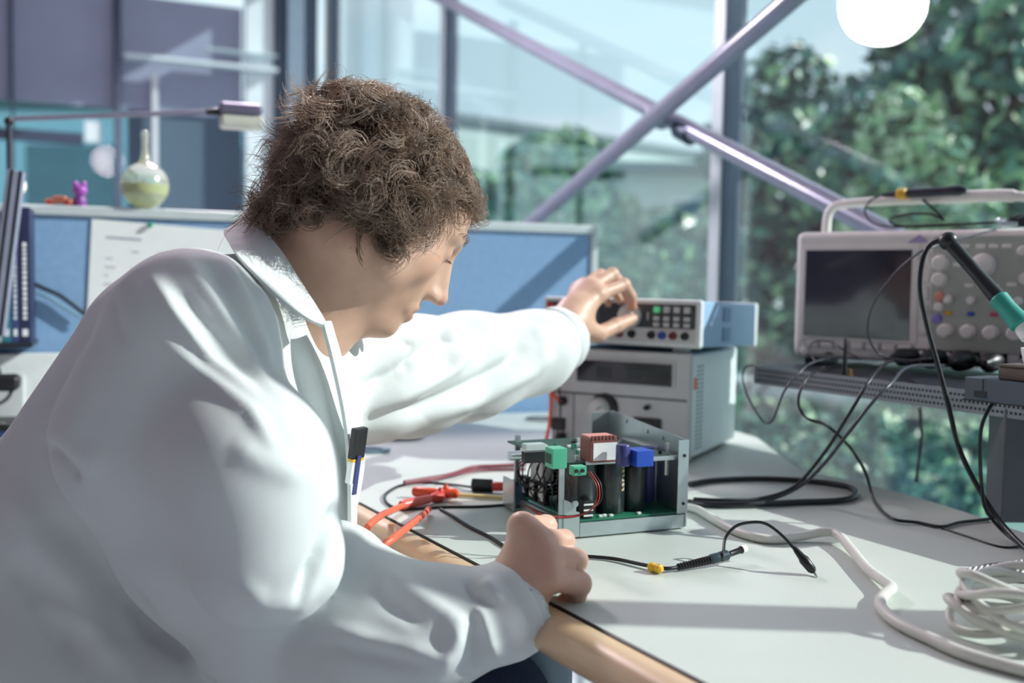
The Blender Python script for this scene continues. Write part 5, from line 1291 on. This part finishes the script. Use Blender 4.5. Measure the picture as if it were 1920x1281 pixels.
# collar: folded strip round the neck
def strip(name, up, dn, th, m_, parent, wave=0):
    U = cat_rom(up, 8); Dn = cat_rom(dn, 8); k = len(U); rows = 6; v = []; f = []
    for side in (0, 1):
        for i in range(k):
            for j in range(rows+1):
                q = U[i].lerp(Dn[i], j/rows); a = U[min(i+1, k-1)]-U[max(i-1, 0)]; nn = a.cross(Dn[i]-U[i]).normalized()
                q = q+nn*(math.sin(math.pi*j/rows)*wave+side*th); v.append(q)
    n1 = k*(rows+1)
    for i in range(k-1):
        for j in range(rows):
            a = i*(rows+1)+j; b = a+rows+1; f.append((a, b, b+1, a+1)); f.append((n1+a, n1+a+1, n1+b+1, n1+b))
    for j in range(rows):
        f.append((j, j+1, n1+j+1, n1+j)); a = (k-1)*(rows+1)+j; f.append((a, n1+a, n1+a+1, a+1))
    for i in range(k-1):
        a = i*(rows+1); b = a+rows+1; f.append((a, n1+a, n1+b, b)); a += rows; b += rows; f.append((a, b, n1+b, n1+a))
    return obj(name, MB().add(v, f), m_, parent, smooth=60)
upc = [P(560, 400, 1.32), P(505, 378, 1.27), P(468, 384, 1.20), P(490, 425, 1.115), P(528, 470, 1.085), P(566, 530, 1.072), P(598, 580, 1.074), P(612, 604, 1.08)]
dnc = [P(520, 440, 1.36), P(462, 420, 1.30), P(420, 432, 1.20), P(440, 470, 1.055), P(478, 512, 1.025), P(530, 562, 1.015), P(580, 598, 1.03), P(609, 610, 1.062)]
strip('collar', upc, dnc, .0035, m_coat, coat, .004)
strip('collar', [P(640, 520, 1.27), P(650, 570, 1.25), P(640, 600, 1.20), P(622, 612, 1.15)], [P(690, 590, 1.30), P(672, 640, 1.27), P(655, 650, 1.20), P(632, 628, 1.15)], .0035, m_coat, coat, .003)
# button placket along the coat front
pk_u = [P(600, 604, 1.082), P(622, 690, 1.085), P(642, 790, 1.09), P(650, 880, 1.10), P(652, 990, 1.11)]
pk_d = [P(616, 604, 1.10), P(640, 690, 1.11), P(660, 790, 1.12), P(664, 880, 1.13), P(662, 990, 1.14)]
strip('placket', pk_u, pk_d, .004, m_coat, coat, .003)
def cuff(a, b, r0, r1, w):
    d = (b-a).normalized(); Q = Matrix.Translation(b) @ d.to_track_quat('Z', 'Y').to_matrix().to_4x4()
    obj('cuff', MB().lathe([(r0-.006, -w), (r0, -w), (r0*.5+r1*.5+.0008, -w*.5), (r1+.0005, -.002), (r1-.001, 0), (r1-.0045, 0), (r1-.0055, -.003), (r1-.007, -w*.8)], 40, Q, caps=False), m_coat, coat, smooth=60)
cuff(P(945, 1148, .985), P(976, 1130, .993), .0485, .0480, .022)
cuff(P(1020, 650, 1.65), P(1056, 632, 1.685), .056, .0535, .02)
# name pen clipped at the coat front
a, b = P(675, 802, 1.085), P(662, 900, 1.09)
t = thing('pocket_marker', 'black and white marker with an orange ring clipped in the coat front', 'marker', a)
v = b-a
obj('cap', MB().box(-.010, .010, -.004, .004, -.034, 0, .0015, M=(v.to_track_quat('-Z', 'Y').to_matrix().to_4x4())), m_dark, t)
qm = v.to_track_quat('-Z', 'Y').to_matrix().to_4x4()
obj('ring', MB().box(-.0095, .0095, -.004, .004, -.037, -.034, .0005, M=qm), m_yellow, t)
obj('barrel', MB().box(-.009, .009, -.0038, .0038, -.062, -.037, .001, M=qm), m_label, t)
obj('clip', MB().box(-.004, .002, -.006, -.0038, -.074, -.03, .0005, M=qm), MATS['sleeve_navy'], t)
# trousers, shoes
m_jean = mat('navy_denim', '#1d2b48', .8, var=.12, vscale=200, bump=.2, bscale=700)
T = SDF()
T.cone(PV, RH, .13, .095, .05); T.cone(PV, LH, .13, .095, .05)
T.cone(RH, RK, .092, .073, .03); T.cone(LH, LK, .090, .062, .03); T.cone(RK, RA, .070, .055, .03); T.cone(LK, LA, .060, .055, .03)
me = T.mesh('trousers', .007); relax(me, 2, .5)
V = vcos(me); n = vnors(me); lo = np.array([mnoise.noise(Vector(v)*11.0) for v in V]); setcos(me, V+n*(lo*.006)[:, None])
obj('trousers', me, m_jean, person, smooth=180)
for a in (RA, LA): 
    sh_ = SDF(); sh_.cone(a+Vector((-.03, -.01, -.075)), a+Vector((.14, .03, -.085)), .046, .04, .03); sh_.box(a+Vector((.055, .01, -.118)), (.12, .04, .012), .01, .02)
    obj('shoe', sh_.mesh('shoe', .007), m_dark, person, smooth=180)
# stool
st = Vector(((RH.x+LH.x)/2, (RH.y+LH.y)/2, 0)); zs = min(RH.z, LH.z)-.10
t = thing('work_stool', 'black padded work stool the man sits on', 'stool', st)
obj('seat', MB().lathe([(.05, zs-.07), (.20, zs-.065), (.225, zs-.045), (.228, zs-.02), (.21, zs), (.0005, zs+.006)], 32), m_dark, t)
obj('column', MB().cyl((0, 0, .10), (0, 0, zs-.06), .025), m_steel, t)
obj('foot_ring', MB().tube([(.2*math.cos(a), .2*math.sin(a), .18) for a in np.linspace(0, 2*math.pi, 29)[:-1]], .01, 8, closed=True), m_steel, t)
for i in range(5):
    a = i*2*math.pi/5; c_, s_ = math.cos(a), math.sin(a)
    lg = obj('leg', MB().tube([(.02*c_, .02*s_, .11), (.15*c_, .15*s_, .09), (.27*c_, .27*s_, .055)], [.02, .017, .013], 8), m_dark, t)
    obj('glide', MB().lathe([(.018, 0), (.02, .02), (.012, .045)], 12, Matrix.Translation((.265*c_, .265*s_, 0))), m_dark, lg)
